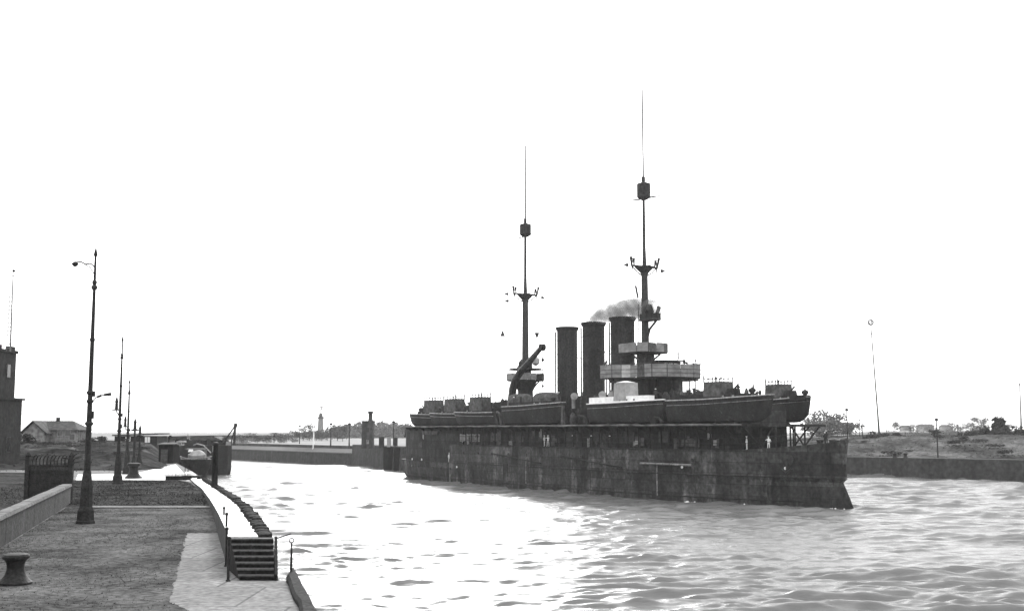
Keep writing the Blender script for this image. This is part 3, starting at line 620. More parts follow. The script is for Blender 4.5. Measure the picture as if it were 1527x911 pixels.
# ------------------------------------------------------------------ far walls (the mole and the right bank)
A3, A2, A1, A0 = Vector((-100, 410, 0)), Vector((-45.3, 330.4, 0)), Vector((-26.9, 287, 0)), Vector((75.6, 250.4, 0))
RT = Vector((98.5, 224.8, 0)); RR = Vector((190, 150, 0)); LL = Vector((-420, 860, 0))
def wall_run(name, pts, z0, z1, th, m, label, cat, dirv=None, batter=.3, coping=None):
    o = empty(name, pts[0], label, cat); dv = Vector(dirv or (.3, 1, 0)).normalized() * th
    for a, c in zip(pts, pts[1:]):
        a_, c_ = a - pts[0], c - pts[0]
        n_ = (c - a).cross(Vector((0, 0, 1))).normalized()
        if n_.y > 0: n_ = -n_
        q = [a_ + n_ * batter, c_ + n_ * batter, c_ + dv, a_ + dv]
        q2 = [a_, c_, c_ + dv, a_ + dv]
        b = MB(); b.hexa([p + Vector((0, 0, z0)) for p in q] + [p + Vector((0, 0, z1)) for p in q2]); b.build('wall_section', m, o)
        if coping:
            q = [a_ + n_ * .2, c_ + n_ * .2, c_ + dv * .25, a_ + dv * .25]
            b = MB(); b.hexa([p + Vector((0, 0, z1 + .004)) for p in q] + [p + Vector((0, 0, z1 + .3)) for p in q]); b.build('coping', coping, o)
    return o
wall_run('mole_wall', [A2, A3, LL], -2, 3.5, 6, M['mole'], 'long low masonry mole wall left of the stern with pale ledge', 'wall', coping=M['coping'])
up = Vector((2.2, 4.5, 0)); wall_run('parapet_wall', [A2 + up, A3 + up, LL + up], 3.4, 5.6, 2, M['mole'], 'dark parapet wall behind the pale mole ledge', 'wall', batter=.0)
wall_run('pier_head_wall', [A0 * .3 + A1 * .7, A1, A2 + Vector((.05, -.05, 0))], -2, 6.1, 8, M['mole'], 'tall dark masonry pier head just left of the stern', 'wall', batter=.4)
wall_run('quay_wall', [RR, RT, A0, A0 * .3 + A1 * .7], -2, 4.4, 5, M['mole'], 'dark masonry quay wall right of the bow', 'wall', batter=.35)
# buttress strips and ladder recess at pier head
for px, w in ((579, 2.2), (593, 1.6)):
    q = D(px, 690, 288 + (600 - px) * .35); b = MB(); b.box((q.x, q.y - 1.1, 2.5), (w, .8, 6.8)); tag(b.build('timber_fender', M['timber']), 'dark vertical timber fender %s on the pier head' % ('wide, left of the other' if px < 585 else 'narrow, closest to the stern'), 'fender')
# ground behind the walls
def rz_(x, w):
    f = sm(40, 95, x); return 4.36 + sm(3, 38, w) * (1.4 + 1.2 * f) + sm(25, 75, w) * (1.0 + 1.5 * f) + .7 * (MN.noise((x * .16, w * .16, 3)) + .6 * MN.noise((x * .45, w * .4, 8))) * sm(5, 14, w) * sm(400, 100, w) + .25 * math.sin(x * .3 + w * .17) * sm(6, 20, w)
b = MB(); LNp = []
ctrl = [RR + Vector((200, -150, 0)), RR, RT, A0, A0 * .3 + A1 * .7, A1, A2, A3, LL, Vector((-1400, 2200, 0))]
for a, c in zip(ctrl, ctrl[1:]):
    n_ = max(2, min(60, int((c - a).length / 2)))
    LNp += [a.lerp(c, k / n_) for k in range(n_)]
ws = [4.6, 6, 7.5, 9, 11, 13, 15, 17, 19, 21, 24, 27, 30, 34, 38, 43, 48, 54, 60, 67, 75, 100, 160, 400, 1200, 4500]; dv = Vector((.3, 1, 0)).normalized(); V = []
for p in LNp:
    for w in ws:
        q = p + dv * w; left = sm(-20, -48, p.x); z = rz_(p.x, w) * (1 - left) + 5.45 * left if p.x > -30 else (3.3 if w < 5.5 else 5.3)
        if -48 < p.x < 40: z = min(z, 5.8)
        V.append((max(-2400, min(2400, q.x)), min(2850, q.y), z))
nw = len(ws); b.add(V, [(i * nw + k, i * nw + k + 1, (i + 1) * nw + k + 1, (i + 1) * nw + k) for i in range(len(LNp) - 1) for k in range(nw - 1)])
fb = b.build('far_bank_terrain', M['bank_right'], smooth=True); fb.data.materials.append(M['field'])
for pg_ in fb.data.polygons:
    if pg_.center.y > 420 or pg_.center.x < -25: pg_.material_index = 1
tag(fb, 'grassy land rising behind the far quay walls', kind='structure')
def rbank(r):
    t = r.random(); p = RT.lerp(A0, r.uniform(-.9, 1.2)); w = 9 + 70 * r.random(); q = p + dv * w; return q.x, q.y, rz_(p.x, w)
tufts('grass', 6000, rbank, .16, M['bank_right'], 'rough weeds over the right hand bank', 9)
sheet('quay_path', [(p.x, p.y) for p in (A0 + dv * 1.6, A0 * .55 + RT * .45 + dv * 1.6, A0 * .55 + RT * .45 + dv * 4, A0 + dv * 4)], 4.412, M['coping'], 'pale strip of path on the right quay')
# ------------------------------------------------------------------ far left features
d_ = 300.; c = D(548.5, 664, d_); tb = empty('pier_tower', (c.x, d_, 5.5), 'dark square masonry tower with a chimney top on the pier head', 'tower')
z1 = D(548, 629, d_).z - 5.5; z2 = D(548, 613, d_).z - 5.5; w = 17 * d_ / F
b = MB(); b.box((0, 0, z1 / 2), (w, 3, z1), 0, .96); b.build('wall', M['mole'], tb)
b = MB(); b.box((0, 0, z1 + .15), (w * 1.08, 3.3, .3)); b.build('cornice', M['mole'], tb)
b = MB(); b.lathe([(.62, z1 + .3), (.52, z1 + .9), (.5, z2 - .7), (.72, z2 - .35), (.72, z2 - .1), (.5, z2)], (.6, 0, 0), 10); b.build('chimney', M['mole'], tb)
for zz, m in ((z1 * .25, 'wallgrey'), (z1 * .7, 'glass')): b = MB(); b.box((.1, -1.52, zz), (.7, .08, 1.1)); b.build('window', M[m], tb)
for i, (px, y0, y1, w, lab, m) in enumerate([(569, 652, 664, 7, 'small dark hut right of the pier tower', 'brick'), (580, 650, 664, 5, 'little pale hut between two dark ones on the pier', 'farwall'), (590, 653, 664, 5, 'dark little shed nearest the ship stern', 'brick')]):
    q = D(px, y1, 297); o = empty('hut', (q.x, 297, 5.6), lab, 'hut', 'small huts on the pier head'); ww = w * 297 / F; hh = D(px, y0, 297).z - 5.6
    b = MB(); b.box((0, 0, hh / 2), (ww, 1.6, hh)); b.build('wall', M[m], o); b = MB(); b.box((0, 0, hh + .08), (ww + .3, 2, .14)); b.build('roof', M['roof'], o)
def pole(px, top, zb, d, r, label, cat='lamp post', name='lamp_post', group=None, head=True, px_top=None, m='iron'):
    q = D(px, 640, d); o = empty(name, (q.x, d, zb), label, cat, group); h = D(px, top, d).z - zb; dx = (D(px_top, top, d).x - q.x) if px_top else 0
    b = MB(); b.tube([(0, 0, 0), (dx * .4, 0, h * .4), (dx, 0, h)], [r * 1.4, r, r * .7], 6); b.build('pole', M[m], o)
    if head: b = MB(); b.lathe([(r * .8, -.1), (r * 2.6, 0), (r * 3, .25), (r * 2, .45), (r * .3, .55)], (dx, 0, h), 8); b.build('lamp_head', M[m], o)
    else: b = MB(); b.box((dx, 0, h * .9), (r * 6, r * 2, r * 2)); b.build('cross_bar', M[m], o)
    return o
gl = 'thin poles along the mole'
pole(493.5, 633, 5.2, 352, .17, 'dark thin lamp pole left of the pier tower', group=gl)
pole(521, 633, 5.2, 338, .17, 'dark thin lamp pole nearest the pier tower', group=gl)
pole(468, 643, 3.6, 362, .25, 'pale stout pole standing on the mole ledge', 'post', 'post', gl, True, None, 'white')
pole(447, 636, 5.2, 420, .14, 'faint lamp pole standing farther along the mole', group=gl)
pole(409, 650, 5.2, 450, .14, 'faint short lamp pole beyond the far bushes', group=gl)
pole(587, 630, 5.6, 320, .14, 'thin dark pole rising beside the ship stern', group=gl)
# distant lighthouse
d_ = 900.; c = D(478, 640, d_); lt = empty('lighthouse', (c.x, d_, 4), 'hazy distant light tower rising over the faint trees', 'lighthouse')
zz = lambda py: D(478, py, d_).z - 4
b = MB(); b.lathe([(3.0, 0), (2.3, zz(640)), (1.9, zz(624))], n=12); b.build('tower', M['wallgrey'], lt)
b = MB(); b.lathe([(2.0, zz(624)), (2.8, zz(623)), (2.8, zz(621.5)), (1.5, zz(621.5)), (1.4, zz(617)), (.4, zz(616))], n=12); b.build('lantern', M['mole'], lt)
b = MB(); b.tube([(0, 0, zz(616.2)), (0, 0, zz(605))], .35, 6); b.box((-.4, 0, zz(606)), (4.2, .5, .6)); b.box((.9, 0, zz(609)), (.6, .5, 2.6), 0); b.build('signal_arm', M['mole'], lt)
# distant trees left
gt_ = 'faint trees beyond the mole'
spec = [(352, 652, 20, 700), (366, 654, 16, 620), (384, 652, 18, 650), (400, 653, 13, 640), (418, 650, 16, 800), (436, 644, 22, 560), (452, 640, 20, 560), (461, 636, 20, 540), (488, 636, 20, 560), (503, 633, 22, 540), (511, 638, 18, 520), (358, 650, 18, 470), (375, 648, 22, 500), (392, 649, 20, 490), (410, 647, 22, 505), (427, 646, 22, 500), (443, 647, 16, 480), (472, 640, 20, 560), (480, 642, 18, 540), (606, 634, 24, 600)]
for i, (px, top, w, d_) in enumerate(spec):
    if top > 648 and i < 12: d_ = 432 + 4 * i
    q = D(px, 660, d_); h = D(px, top - 2, d_).z - 4.8
    tree((q.x, d_, 4.8), h, w * d_ / F * 1.3, ['faint bushy tree', 'hazy rounded tree', 'pale loose tree', 'small dim tree'][i % 4] + ' beyond the mole, ' + ['farthest left by the vessel sheerlegs', 'second from the sheerlegs', 'third from the sheerlegs', 'fourth from the sheerlegs', 'fifth from the sheerlegs', 'left of the far lamp pole', 'just right of that far lamp pole', 'left of the pale stout pole', 'between lighthouse and dark pole', 'right of the left dark lamp pole', 'left of the lamp pole near the tower', 'in the back row, leftmost', 'in the back row, second from left', 'in the back row, third from left', 'in the back row, fourth from left', 'in the back row, fifth from left', 'in the back row by the pale post', 'at the left foot of the lighthouse', 'at the right foot of the lighthouse', 'just behind the ship stern'][i], 700, 'foliage' if i not in (2, 3) else 'foliage_dark', gt_, 'tree', 40 + i, True, .05)
# wooded hill as one far mass
r = random.Random(77); b = MB(); d_ = 780.
def hilltop(px): return 629.5 + 14 * (abs(px - 562) / 78) ** 2.2 + 1.5 * math.sin(px * .35) + 1.2 * math.sin(px * .9)
for _ in range(9000):
    px = r.uniform(492, 645); ty = hilltop(px); 
    if ty > 658: continue
    py = ty + (664 - ty) * r.random() ** .9; dd = d_ + r.uniform(-25, 40) - (py - 630) * 1.0; q = D(px, py, dd); s = r.uniform(.45, 1.2)
    u = Vector((r.gauss(0, 1), r.gauss(0, 1), r.gauss(0, 1))).normalized(); v = u.orthogonal().normalized(); i = len(b.v)
    b.v += [tuple(q + u * s), tuple(q + v * s * .7), tuple(q - u * s), tuple(q - v * s * .7)]; b.f.append((i, i + 1, i + 2, i + 3))
tag(b.build('woods', M['foliage']), 'hazy wooded hill beyond the pier tower', kind='stuff')
b = MB(); rings = []
for px in range(490, 650, 8):
    ht = D(px, min(660, hilltop(px) + 6), d_).z; x = D(px, 650, d_).x; rings.append([(x, d_ - 40, 4.5), (x, d_ + 5, max(5, ht)), (x, d_ + 30, max(5, ht * .9)), (x, d_ + 90, 4.5)])
b.loft(rings, False, False); tag(b.build('hill', M['bank'], smooth=True), 'low wooded hill in the haze', kind='structure')
# ------------------------------------------------------------------ right side features
gr = 'pale trees behind the bow'
for i, (px, top, w, d_, lab) in enumerate([(1222, 609, 42, 520, 'pale hazy tree directly behind the boat bow'), (1252, 613, 52, 500, 'fuller hazy tree right of the bow, beside a lamp post'), (1238, 628, 30, 480, 'lower hazy tree between the two taller ones'), (1268, 632, 22, 490, 'low pale shrub tree at the right of the group')]):
    q = D(px, 655, d_); tree((q.x, d_, 5.2), D(px, top, d_).z - 5.2, w * d_ / F * 1.15, lab, 1300, 'foliage', gr, 'tree', 60 + i, True, .045)
for i, (px, top, w, h, d_, lab) in enumerate([(1300, 644, 4, 2.6, 300, 'dark scrub left of the tall thin mast'), (1318, 645, 4.5, 2.4, 302, 'dark scrub at the foot of the tall thin mast'), (1338, 646, 4.5, 2.2, 300, 'dark scrub right of the tall thin mast'), (1492, 624, 5, 7, 290, 'dark pointed shrub on the right bank top'), (1466, 637, 11, 4, 284, 'low dark hedge left of the pointed shrub'), (1517, 636, 10, 4, 282, 'low dark hedge at the right picture edge'), (1443, 641, 8, 3, 286, 'low thin hedge on the right bank crest')]):
    q = D(px, 650, d_); zt_ = D(px, top, d_).z; tree((q.x, d_, zt_ - h), h, w, lab, 900, 'foliage_dark', 'scrub on the right bank', 'bush', 80 + i, False, .08)
# tall lattice mast with basket ball
d_ = 310.; q0, q1 = D(1312, 657, d_), D(1298.5, 484, d_); o = empty('signal_mast', (q0.x, d_, q0.z), 'tall thin leaning signal mast with a basket ball at its top', 'mast'); e = q1 - q0
b = MB(); b.tube([(0, 0, -1), e * .22, e], [.34, .2, .12], 6); b.build('pole', M['mast'], o)
b = MB()
for k in range(8):
    t = .2 + .1 * k; b.lathe([(.05, -.3), (.2 - .01 * k, 0), (.05, .3)], tuple(e * t), 6)
b.build('clamps', M['mast'], o)
b = MB(); b.box(tuple(e * .92), (2.2, .12, .12)); b.box((-3.2, 0, 4.6 + .9), (4.4, .14, .14)); b.tube([(-5.3, 0, -1), (-5.3, 0, 5.8)], .09, 6); b.build('spreader', M['mast'], o)
b = MB()
for k in range(6):
    a = k * math.pi / 6; cs = e + Vector((0, 0, .6)); b.tube([cs + Vector((.75 * math.cos(w) * math.cos(a), .75 * math.cos(w) * math.sin(a), .75 * math.sin(w))) for w in [j * math.pi / 8 for j in range(17)]], .1, 5)
b.build('basket_ball', M['wallgrey'], o)
d_ = 420.; q0, q1 = D(1523, 640, d_), D(1520.5, 573, d_); o = empty('signal_mast', (q0.x, d_, q0.z - 3), 'thin tapering mast with a ball at the far right', 'mast'); e = q1 - q0 + Vector((0, 0, 3))
b = MB(); b.tube([(0, 0, 0), e * .4, e], [.5, .28, .16], 6); b.build('pole', M['wallgrey'], o); b = MB(); b.lathe([(.05, -.35), (.3, -.2), (.36, 0), (.3, .2), (.05, .35)], tuple(e), 8); b.build('ball', M['iron'], o)
g2 = 'lamp posts on the right bank'
pole(1263.5, 612, 5.0, 290, .15, 'dark lamp post standing right behind the bow', group=g2)
pole(1397, 627, 4.4, 243, .13, 'dark lamp post on the right quay edge, in the open', group=g2)
pole(1286, 631, 5.2, 300, .1, 'thin faint pole between bow and tall mast', 'pole', 'pole', g2, False)
pole(1428, 631, 7, 300, .11, 'thin pole on the bank left of the hedge', 'pole', 'pole', g2, False)
pole(1357, 636, 7, 320, .09, 'faint pole right of the tall thin mast', 'pole', 'pole', g2, False)
# wire fence
o = empty('wire_fence', D(1215, 650, 315).xy.to_3d(), 'long faint wire fence along the right bank', 'fence'); o0 = o.location
ps = []
for k in range(26):
    px = 1212 + 9.2 * k; q = D(px, 650, 318); zb = 6.5 + .5 * sm(1300, 1420, px); ps.append(Vector((q.x, q.y, zb)) - o0); h = 4.0 if k % 4 == 0 else 3.0
    b = MB(); b.tube([ps[-1] + Vector((0, 0, -1)), ps[-1] + Vector((0, 0, h))], .085, 5); b.build('post', M['mast'], o)
for zz in (1.2, 2.1, 2.9): b = MB(); b.tube([p + Vector((0, 0, zz)) for p in ps], .035, 4); b.build('wire', M['mast'], o)
# far town roofs
for i, (px, top, w, d_, lab) in enumerate([(1380, 632, 22, 1000, 'very faint long distant roof beyond the right bank'), (1350, 634, 12, 1000, 'very faint small distant house beside the long roof'), (1410, 633, 14, 980, 'very faint distant house nearest the bank pole')]):
    q = D(px, 650, d_); o = empty('far_building', (q.x, d_, 6), lab, 'building', 'faint buildings beyond the right bank'); h = D(px, top, d_).z - 6; ww = w * d_ / F
    b = MB(); b.box((0, 0, h * .4), (ww, 8, h * .8)); b.build('wall', M['farwall'], o)
    b = MB(); b.add([(-ww * .56, -4.5, h * .8), (ww * .56, -4.5, h * .8), (ww * .56, 4.5, h * .8), (-ww * .56, 4.5, h * .8), (-ww * .4, 0, h), (ww * .4, 0, h)], [(0, 1, 5, 4), (1, 2, 5), (2, 3, 4, 5), (3, 0, 4), (3, 2, 1, 0)]); b.build('roof', M['roof'], o)
for i, px in enumerate((1335, 1362, 1390, 1420, 1437, 1505, 1453, 1467)):
    d_ = 800 + 30 * i; q = D(px, 650, d_); tree((q.x, d_, 6), D(px, 630 + i % 3 - (9 if i > 5 else 0), d_).z - 6, 11 + i % 3 * 2, 'dim distant tree ' + ['right of the tall mast', 'near the small far house', 'amid the far roofs', 'before the farthest roof', 'left of the pointed shrub and hedge', 'right of the pointed shrub', 'tall, rising over the bank crest left of its neighbour', 'tall, rising over the bank crest just left of the pointed shrub'][i], 500, 'foliage', 'dim trees beyond the right bank', 'tree', 100 + i, True, .05)
r = random.Random(33); proto = None
for k in range(26):
    p = RT.lerp(A0, r.uniform(-1.0, 1.15)); w = 8 + 62 * r.random(); q = p + dv * w
    if k < 3: last_ = proto = tree((q.x, q.y, rz_(p.x, w) - .25), r.uniform(.9, 1.6), r.uniform(2.5, 4.5), 'x', 420, 'foliage_dark', 'scrub scattered over the right bank', 'bush', 200 + k, False, .12)
    else: last_ = copy_tree(proto); last_.location = (q.x, q.y, rz_(p.x, w) - .25); last_.rotation_euler = (0, 0, r.uniform(0, 6)); j = r.uniform(.6, 1.5); last_.scale = (j * r.uniform(.8, 1.6), j, j * r.uniform(.6, 1))
    last_['label'] = 'low dark scrub bush scattered over the grass of the right bank'
for k in range(18):
    d_ = r.uniform(112, 178); x = D(r.uniform(40, 225), 650, d_).x
    last_ = copy_tree(proto); last_.location = (x, d_, bank_z(x, d_) - .2); last_.rotation_euler = (0, 0, r.uniform(0, 6)); j = r.uniform(.25, .7); last_.scale = (j * r.uniform(1, 1.8), j, j * r.uniform(.5, 1))
    last_['label'] = 'small dark tussock on the left grass bank behind the quay road'; last_['group'] = 'tussocks on the left bank'
# bollards on the right quay
for px, lab in ((1340, 'left small bollard on the right quay wall'), (1357, 'right small bollard on the right quay wall')):
    q = A0.lerp(RT, (px - 1290) / 237) + dv * .9; o = empty('quay_bollard', (q.x, q.y, 4.4), lab, 'bollard'); b = MB(); b.lathe([(.5, 0), (.35, .3), (.35, .7)], n=10); b.build('shaft', M['iron'], o); b = MB(); b.lathe([(.5, .7), (.55, .9), (.3, 1.0)], n=10); b.build('cap', M['iron'], o)
# ================================================================== THE SHIP
BO = G(1274, 763, 0); ROT = math.atan2(.868, -.496)
def Ws(s, y, z): return Vector((BO.x - .496 * s - .868 * y, BO.y + .868 * s - .496 * y, z))
ship = empty('battleship', (BO.x, BO.y, 0), 'huge dark old battleship with three funnels and two tall masts carrying launches on its sides', 'warship', None, ROT)
def lerp_tab(T, x):
    if x <= T[0][0]: return T[0][1]
    for (a, b_), (c_, d_) in zip(T, T[1:]):
        if x <= c_: return b_ + (d_ - b_) * (x - a) / (c_ - a)
    return T[-1][1]
def smt(T, x):                    # softened table
    return sum(lerp_tab(T, x + k) for k in (-.012, -.006, 0, .006, .012)) / 5 if .02 < x < .98 else lerp_tab(T, x)
HW = [(0, .12), (.04, 2.0), (.08, 4.0), (.16, 7.0), (.28, 9.3), (.4, 10.1), (.6, 10.1), (.76, 9.5), (.86, 8.4), (.92, 7.1), (.96, 5.4), (.985, 3.4), (1, .3)]
HD = [(0, .35), (.04, 2.7), (.08, 4.7), (.16, 7.6), (.28, 9.6), (.4, 10.2), (.6, 10.2), (.76, 9.7), (.86, 8.9), (.92, 7.8), (.96, 6.1), (.985, 4.0), (1, .5)]
S0 = [(-2.5, -1.2), (-1, -.5), (0, 0), (1.5, .75), (3.5, 1.9), (4.0, 1.2), (5.3, 1.4), (6.8, 1.75), (8.7, .9)]
S1 = [(-2.5, 121), (0, 126.5), (2, 128), (4.2, 128.6)]
def ring(t, zs, zt):
    P = []
    for f in zs:
        z = zt * f[1] if f[0] == 't' else f[1]
        k = max(0, min(1, z / 6)); h = smt(HW, t) * (1 - k) + smt(HD, t) * k
        if z < 0: h *= .93
        s = lerp_tab(S0, z) + t * (lerp_tab(S1, min(z, 4.2)) - lerp_tab(S0, z)); P.append((s, h, z))
    return P + [(p[0], -p[1], p[2]) for p in reversed(P)]
ts = [0, .01, .02, .03, .04, .06, .08, .1, .13, .16, .2, .24, .28, .34, .4, .5, .6, .68, .72, .76, .8, .83, .86, .89, .92, .94, .96, .972, .985, .993, 1]
b = MB(); zs = [('a', -2.5), ('a', -1), ('a', 0), ('a', 1.5), ('a', 3.5), ('a', 4.0)]
b.loft([ring(t, zs, 4) for t in ts]); hull = b.build('hull', M['hull'], ship, True)
def ztop(t): return 7.45 + 1.25 * max(0, 1 - t / .11) ** 1.3
b = MB(); tt = [t for t in ts if t < .715] + [.715]; R_ = []
for t in tt:
    zt_ = ztop(t); P = []
    for z in (4.05, 5.4, zt_):
        k = min(1, z / 6); h = smt(HW, t) * (1 - k) + smt(HD, t) * k - .07; s = lerp_tab(S0, z) + t * (128.6 - lerp_tab(S0, z)); P.append((s, max(.1, h), z))
    R_.append(P + [(p[0], -p[1], p[2]) for p in reversed(P)])
b.loft(R_); b.build('upper_hull', M['hull'], ship, True)
def hw_at(s, z=7): t = s / 128.6; k = max(0, min(1, z / 6)); return smt(HW, t) * (1 - k) + smt(HD, t) * k
# bulwark strip, rubbing strakes and boom lines on the near and far side
for z, r_, m, s0_, s1_ in [(7.42, .07, 'ship', 14, 88), (4.03, .07, 'ship', 3, 122), (1.0, .07, 'ship', 6, 118)]:
    for sg in (1, -1):
        b = MB(); b.tube([(s, sg * (hw_at(s, z) + .02), z) for s in np.linspace(s0_, s1_, 50)], r_, 6); b.build('rubbing_strake', M[m], ship)
b = MB(); b.tube([(s, hw_at(s, 5.2) + .2, 5.3 + .004 * (s - 20)) for s in np.linspace(22, 32, 8)], .16, 6); b.build('net_boom', M['edge'], ship)
b = MB(); b.tube([(s, hw_at(s, 5.2) + .22, 4.8 + .09 * (s - 38)) for s in np.linspace(36, 52, 8)], .11, 6); b.build('net_boom', M['ship'], ship)
b = MB(); b.tube([(s, hw_at(s, 5.2) + .22, 4.9 + .08 * (s - 60)) for s in np.linspace(58, 74, 8)], .11, 6); b.build('net_boom', M['ship'], ship)
ph = None
def hull_angle(s): return math.atan2(hw_at(s - 1, 5) - hw_at(s + 1, 5), 2)   # turn of the side towards the bow
def onside(name, mb, m, places):
    global ph
    o0 = None
    for (s, z, dy) in places:
        if o0 is None: o0 = mb.build(name, m, ship); o = o0
        else: o = o0.copy(); COL.objects.link(o)
        o.location = (s, hw_at(s, z) + dy, z); o.rotation_euler = (0, 0, math.atan2(hw_at(s + 1, z) - hw_at(s - 1, z), 2))
b = MB(); b.tube([(0, -.06, 0), (0, .05, 0)], .23, 12); onside('porthole', b, M['glass'], [(s, 6.0, 0) for s in (18, 22, 26, 31, 36, 41, 46.5, 52, 58, 63, 69, 75, 80, 86)] + [(s, 2.9, .02) for s in (92, 96, 100, 104, 108, 112)])
b = MB(); b.tube([(0, -.05, 0), (0, .045, 0)], .2, 12); onside('scuttle', b, M['white'], [(111.5, 4.25, .0), (106, 4.3, 0), (89, 3.3, .03), (24, 5.0, .0), (8, 5.2, .0)])
b = MB(); b.box((0, 0, 0), (.14, .12, 4.2)); onside('discharge_pipe', b, M['edge'], [(29, 3.0, .05), (63, 3.4, .05), (92, 1.9, .05)])
b = MB(); b.box((0, 0, 0), (1.6, .5, 3.0)); onside('armour_patch', b, M['hull'], [(70, 2.8, -.16), (45, 2.6, -.18)])
# hawse pipe + anchor at the bow
b = MB(); b.lathe([(.7, -.1), (.7, .1), (.4, .12)], n=14); o = b.build('hawse_pipe', M['mast'], ship); o.location = (7.5, hw_at(7.5, 6.3) + .02, 6.3); o.rotation_euler = (R(-90), 0, R(25))
b = MB(); b.tube([(0, 0, .2), (0, 0, -1.5)], .14, 6); b.tube([(-.9, 0, -1.0), (0, 0, -1.6), (.9, 0, -1.0)], .15, 6); o = b.build('anchor', M['mast'], ship); o.location = (7.6, hw_at(7.6, 5.5) + .3, 6.2)
b = MB(); b.tube([(.9, 0, 8.75), (1.7, 0, 8.65)], [.35, .4], 10); b.build('bow_roller', M['mast'], ship)
for y in (1.1, -1.1): b = MB(); b.lathe([(.55, 0), (.4, .35), (.5, .75), (.2, .85)], (4.4, y, 8.1), 10); b.build('capstan', M['mast'], ship)
b = MB(); b.box((2.9, 0, 8.5), (.9, 1.1, .6)); b.build('windlass', M['mast'], ship)
# upper works under the boat deck
def plan(T, s0_, s1_, n=24):
    S = list(np.linspace(s0_, s1_, n)); return [(s, T(s)) for s in S] + [(s, -T(s)) for s in reversed(S)]
b = MB(); b.prism(plan(lambda s: min(hw_at(s) - 1.5, 8.7), 17, 89), 7.3, 10.62); b.build('gallery_wall', M['ship'], ship)
b = MB(); b.prism(plan(lambda s: max(.8, min(hw_at(s, 4) - (.5 if s > 100 else .9), 8.6) - .02 * max(0, s - 116) ** 2), 89.05, 123.5), 4.02, 10.6); b.build('stern_wall', M['ship'], ship)
b = MB(); b.prism([(127.0, 3.4), (126.4, 2.6), (127.0, 0), (126.4, -2.6), (127.0, -3.4)], 8.6, 9.0); b.prism([(127.0, 3.2), (125.4, 2.2), (125.9, 0), (125.4, -2.2), (127.0, -3.2)], 9.0, 10.3); b.prism([(123.5, 2.6), (125.2, 1.8), (125.5, 0), (125.2, -1.8), (123.5, -2.6)], 7.6, 8.6); b.build('stern_gallery', M['ship'], ship)
for y in (3.0, 1.2, -1.2, -3.0): b = MB(); b.tube([(125.8 - .1 * abs(y), y, 4.1), (125.2 - .1 * abs(y), y, 8.7)], .14, 6); b.build('stern_post', M['edge'], ship)
# boat deck platform
PT = [(9, 5.8), (12, 7.4), (20, 9.2), (30, 10.2), (60, 10.9), (88, 10.6), (104, 9.9), (112, 9.0), (119, 7.6), (123.5, 4.8)]
PW = lambda s: lerp_tab(PT, s)
b = MB(); b.prism(plan(PW, 12, 123.5, 40), 10.63, 10.8); b.build('boat_deck', M['ship'], ship)
for sg in (1, -1):
    b = MB(); pts = [(s, sg * (PW(s) + .05), 10.78) for s in np.linspace(12, 123.5, 50)]
    b.tube([(p[0], p[1] + rnd.uniform(-.06, .06), p[2] + rnd.uniform(-.05, .05)) for p in pts], [rnd.uniform(.1, .17) for p in pts], 6); b.build('deck_edge', M['ledge'], ship)
b = MB(); b.box((12, 0, 10.7), (.24, 2 * PW(12), .34)); b.build('deck_front_beam', M['ship'], ship)
# posts on the hull edge, struts and brackets
b = MB(); b.tube([(0, 0, 0), (0, 0, 3.2)], .11, 6); p0 = b.build('stanchion', M['ship'], ship); p0.location = (17, hw_at(17) - .35, 7.4)
copies(p0, [(s, sg * (hw_at(s) - .35), 7.4) for sg in (1, -1) for s in np.arange(17 if sg < 0 else 19.1, 88, 2.3)])
b = MB()
b.hexa([(-.08, 0, 2.5), (.08, 0, 2.5), (.08, .1, 2.5), (-.08, .1, 2.5), (-.08, 0, 3.2), (.08, 0, 3.2), (.08, 1.7, 3.2), (-.08, 1.7, 3.2)]); p0 = b.build('bracket', M['ship'], ship); p0.location = (20, hw_at(20) - .5, 7.42)
copies(p0, [(s, hw_at(s) - .5, 7.42) for s in np.arange(24, 88, 4)] + [(s, max(1, hw_at(s) - .9), 7.42) for s in np.arange(90, 116, 4)])
for s, y in [(12.3, 3.9), (12.3, 1.3), (12.3, -1.3), (12.3, -3.9), (15, 4.7), (15, -4.7)]:
    b = MB(); b.tube([(s, y, 7.5), (s, y, 10.64)], .13, 6); b.build('front_post', M['ship'], ship)
for s, y, y2 in [(12.4, 4.0, 6.8), (12.4, -4.0, -6.8), (12.4, 3.8, 1.5), (12.4, -3.8, -1.5), (15.2, 4.8, 7.6), (15.2, -4.8, -7.6)]:
    b = MB(); b.tube([(s, y, 8.0), (s, y2, 10.64)], .12, 6); b.build('front_strut', M['ship'], ship)
b = MB()
for z in (8.3, 9.0):
    for sg in (1, -1): b.tube([(s, sg * max(.3, hw_at(s) - .15), max(ztop(s / 128.6), 7.4) + z - 7.45) for s in np.linspace(1.5, 88, 50)], .03, 4)
b.build('guard_rail', M['ship'], ship)
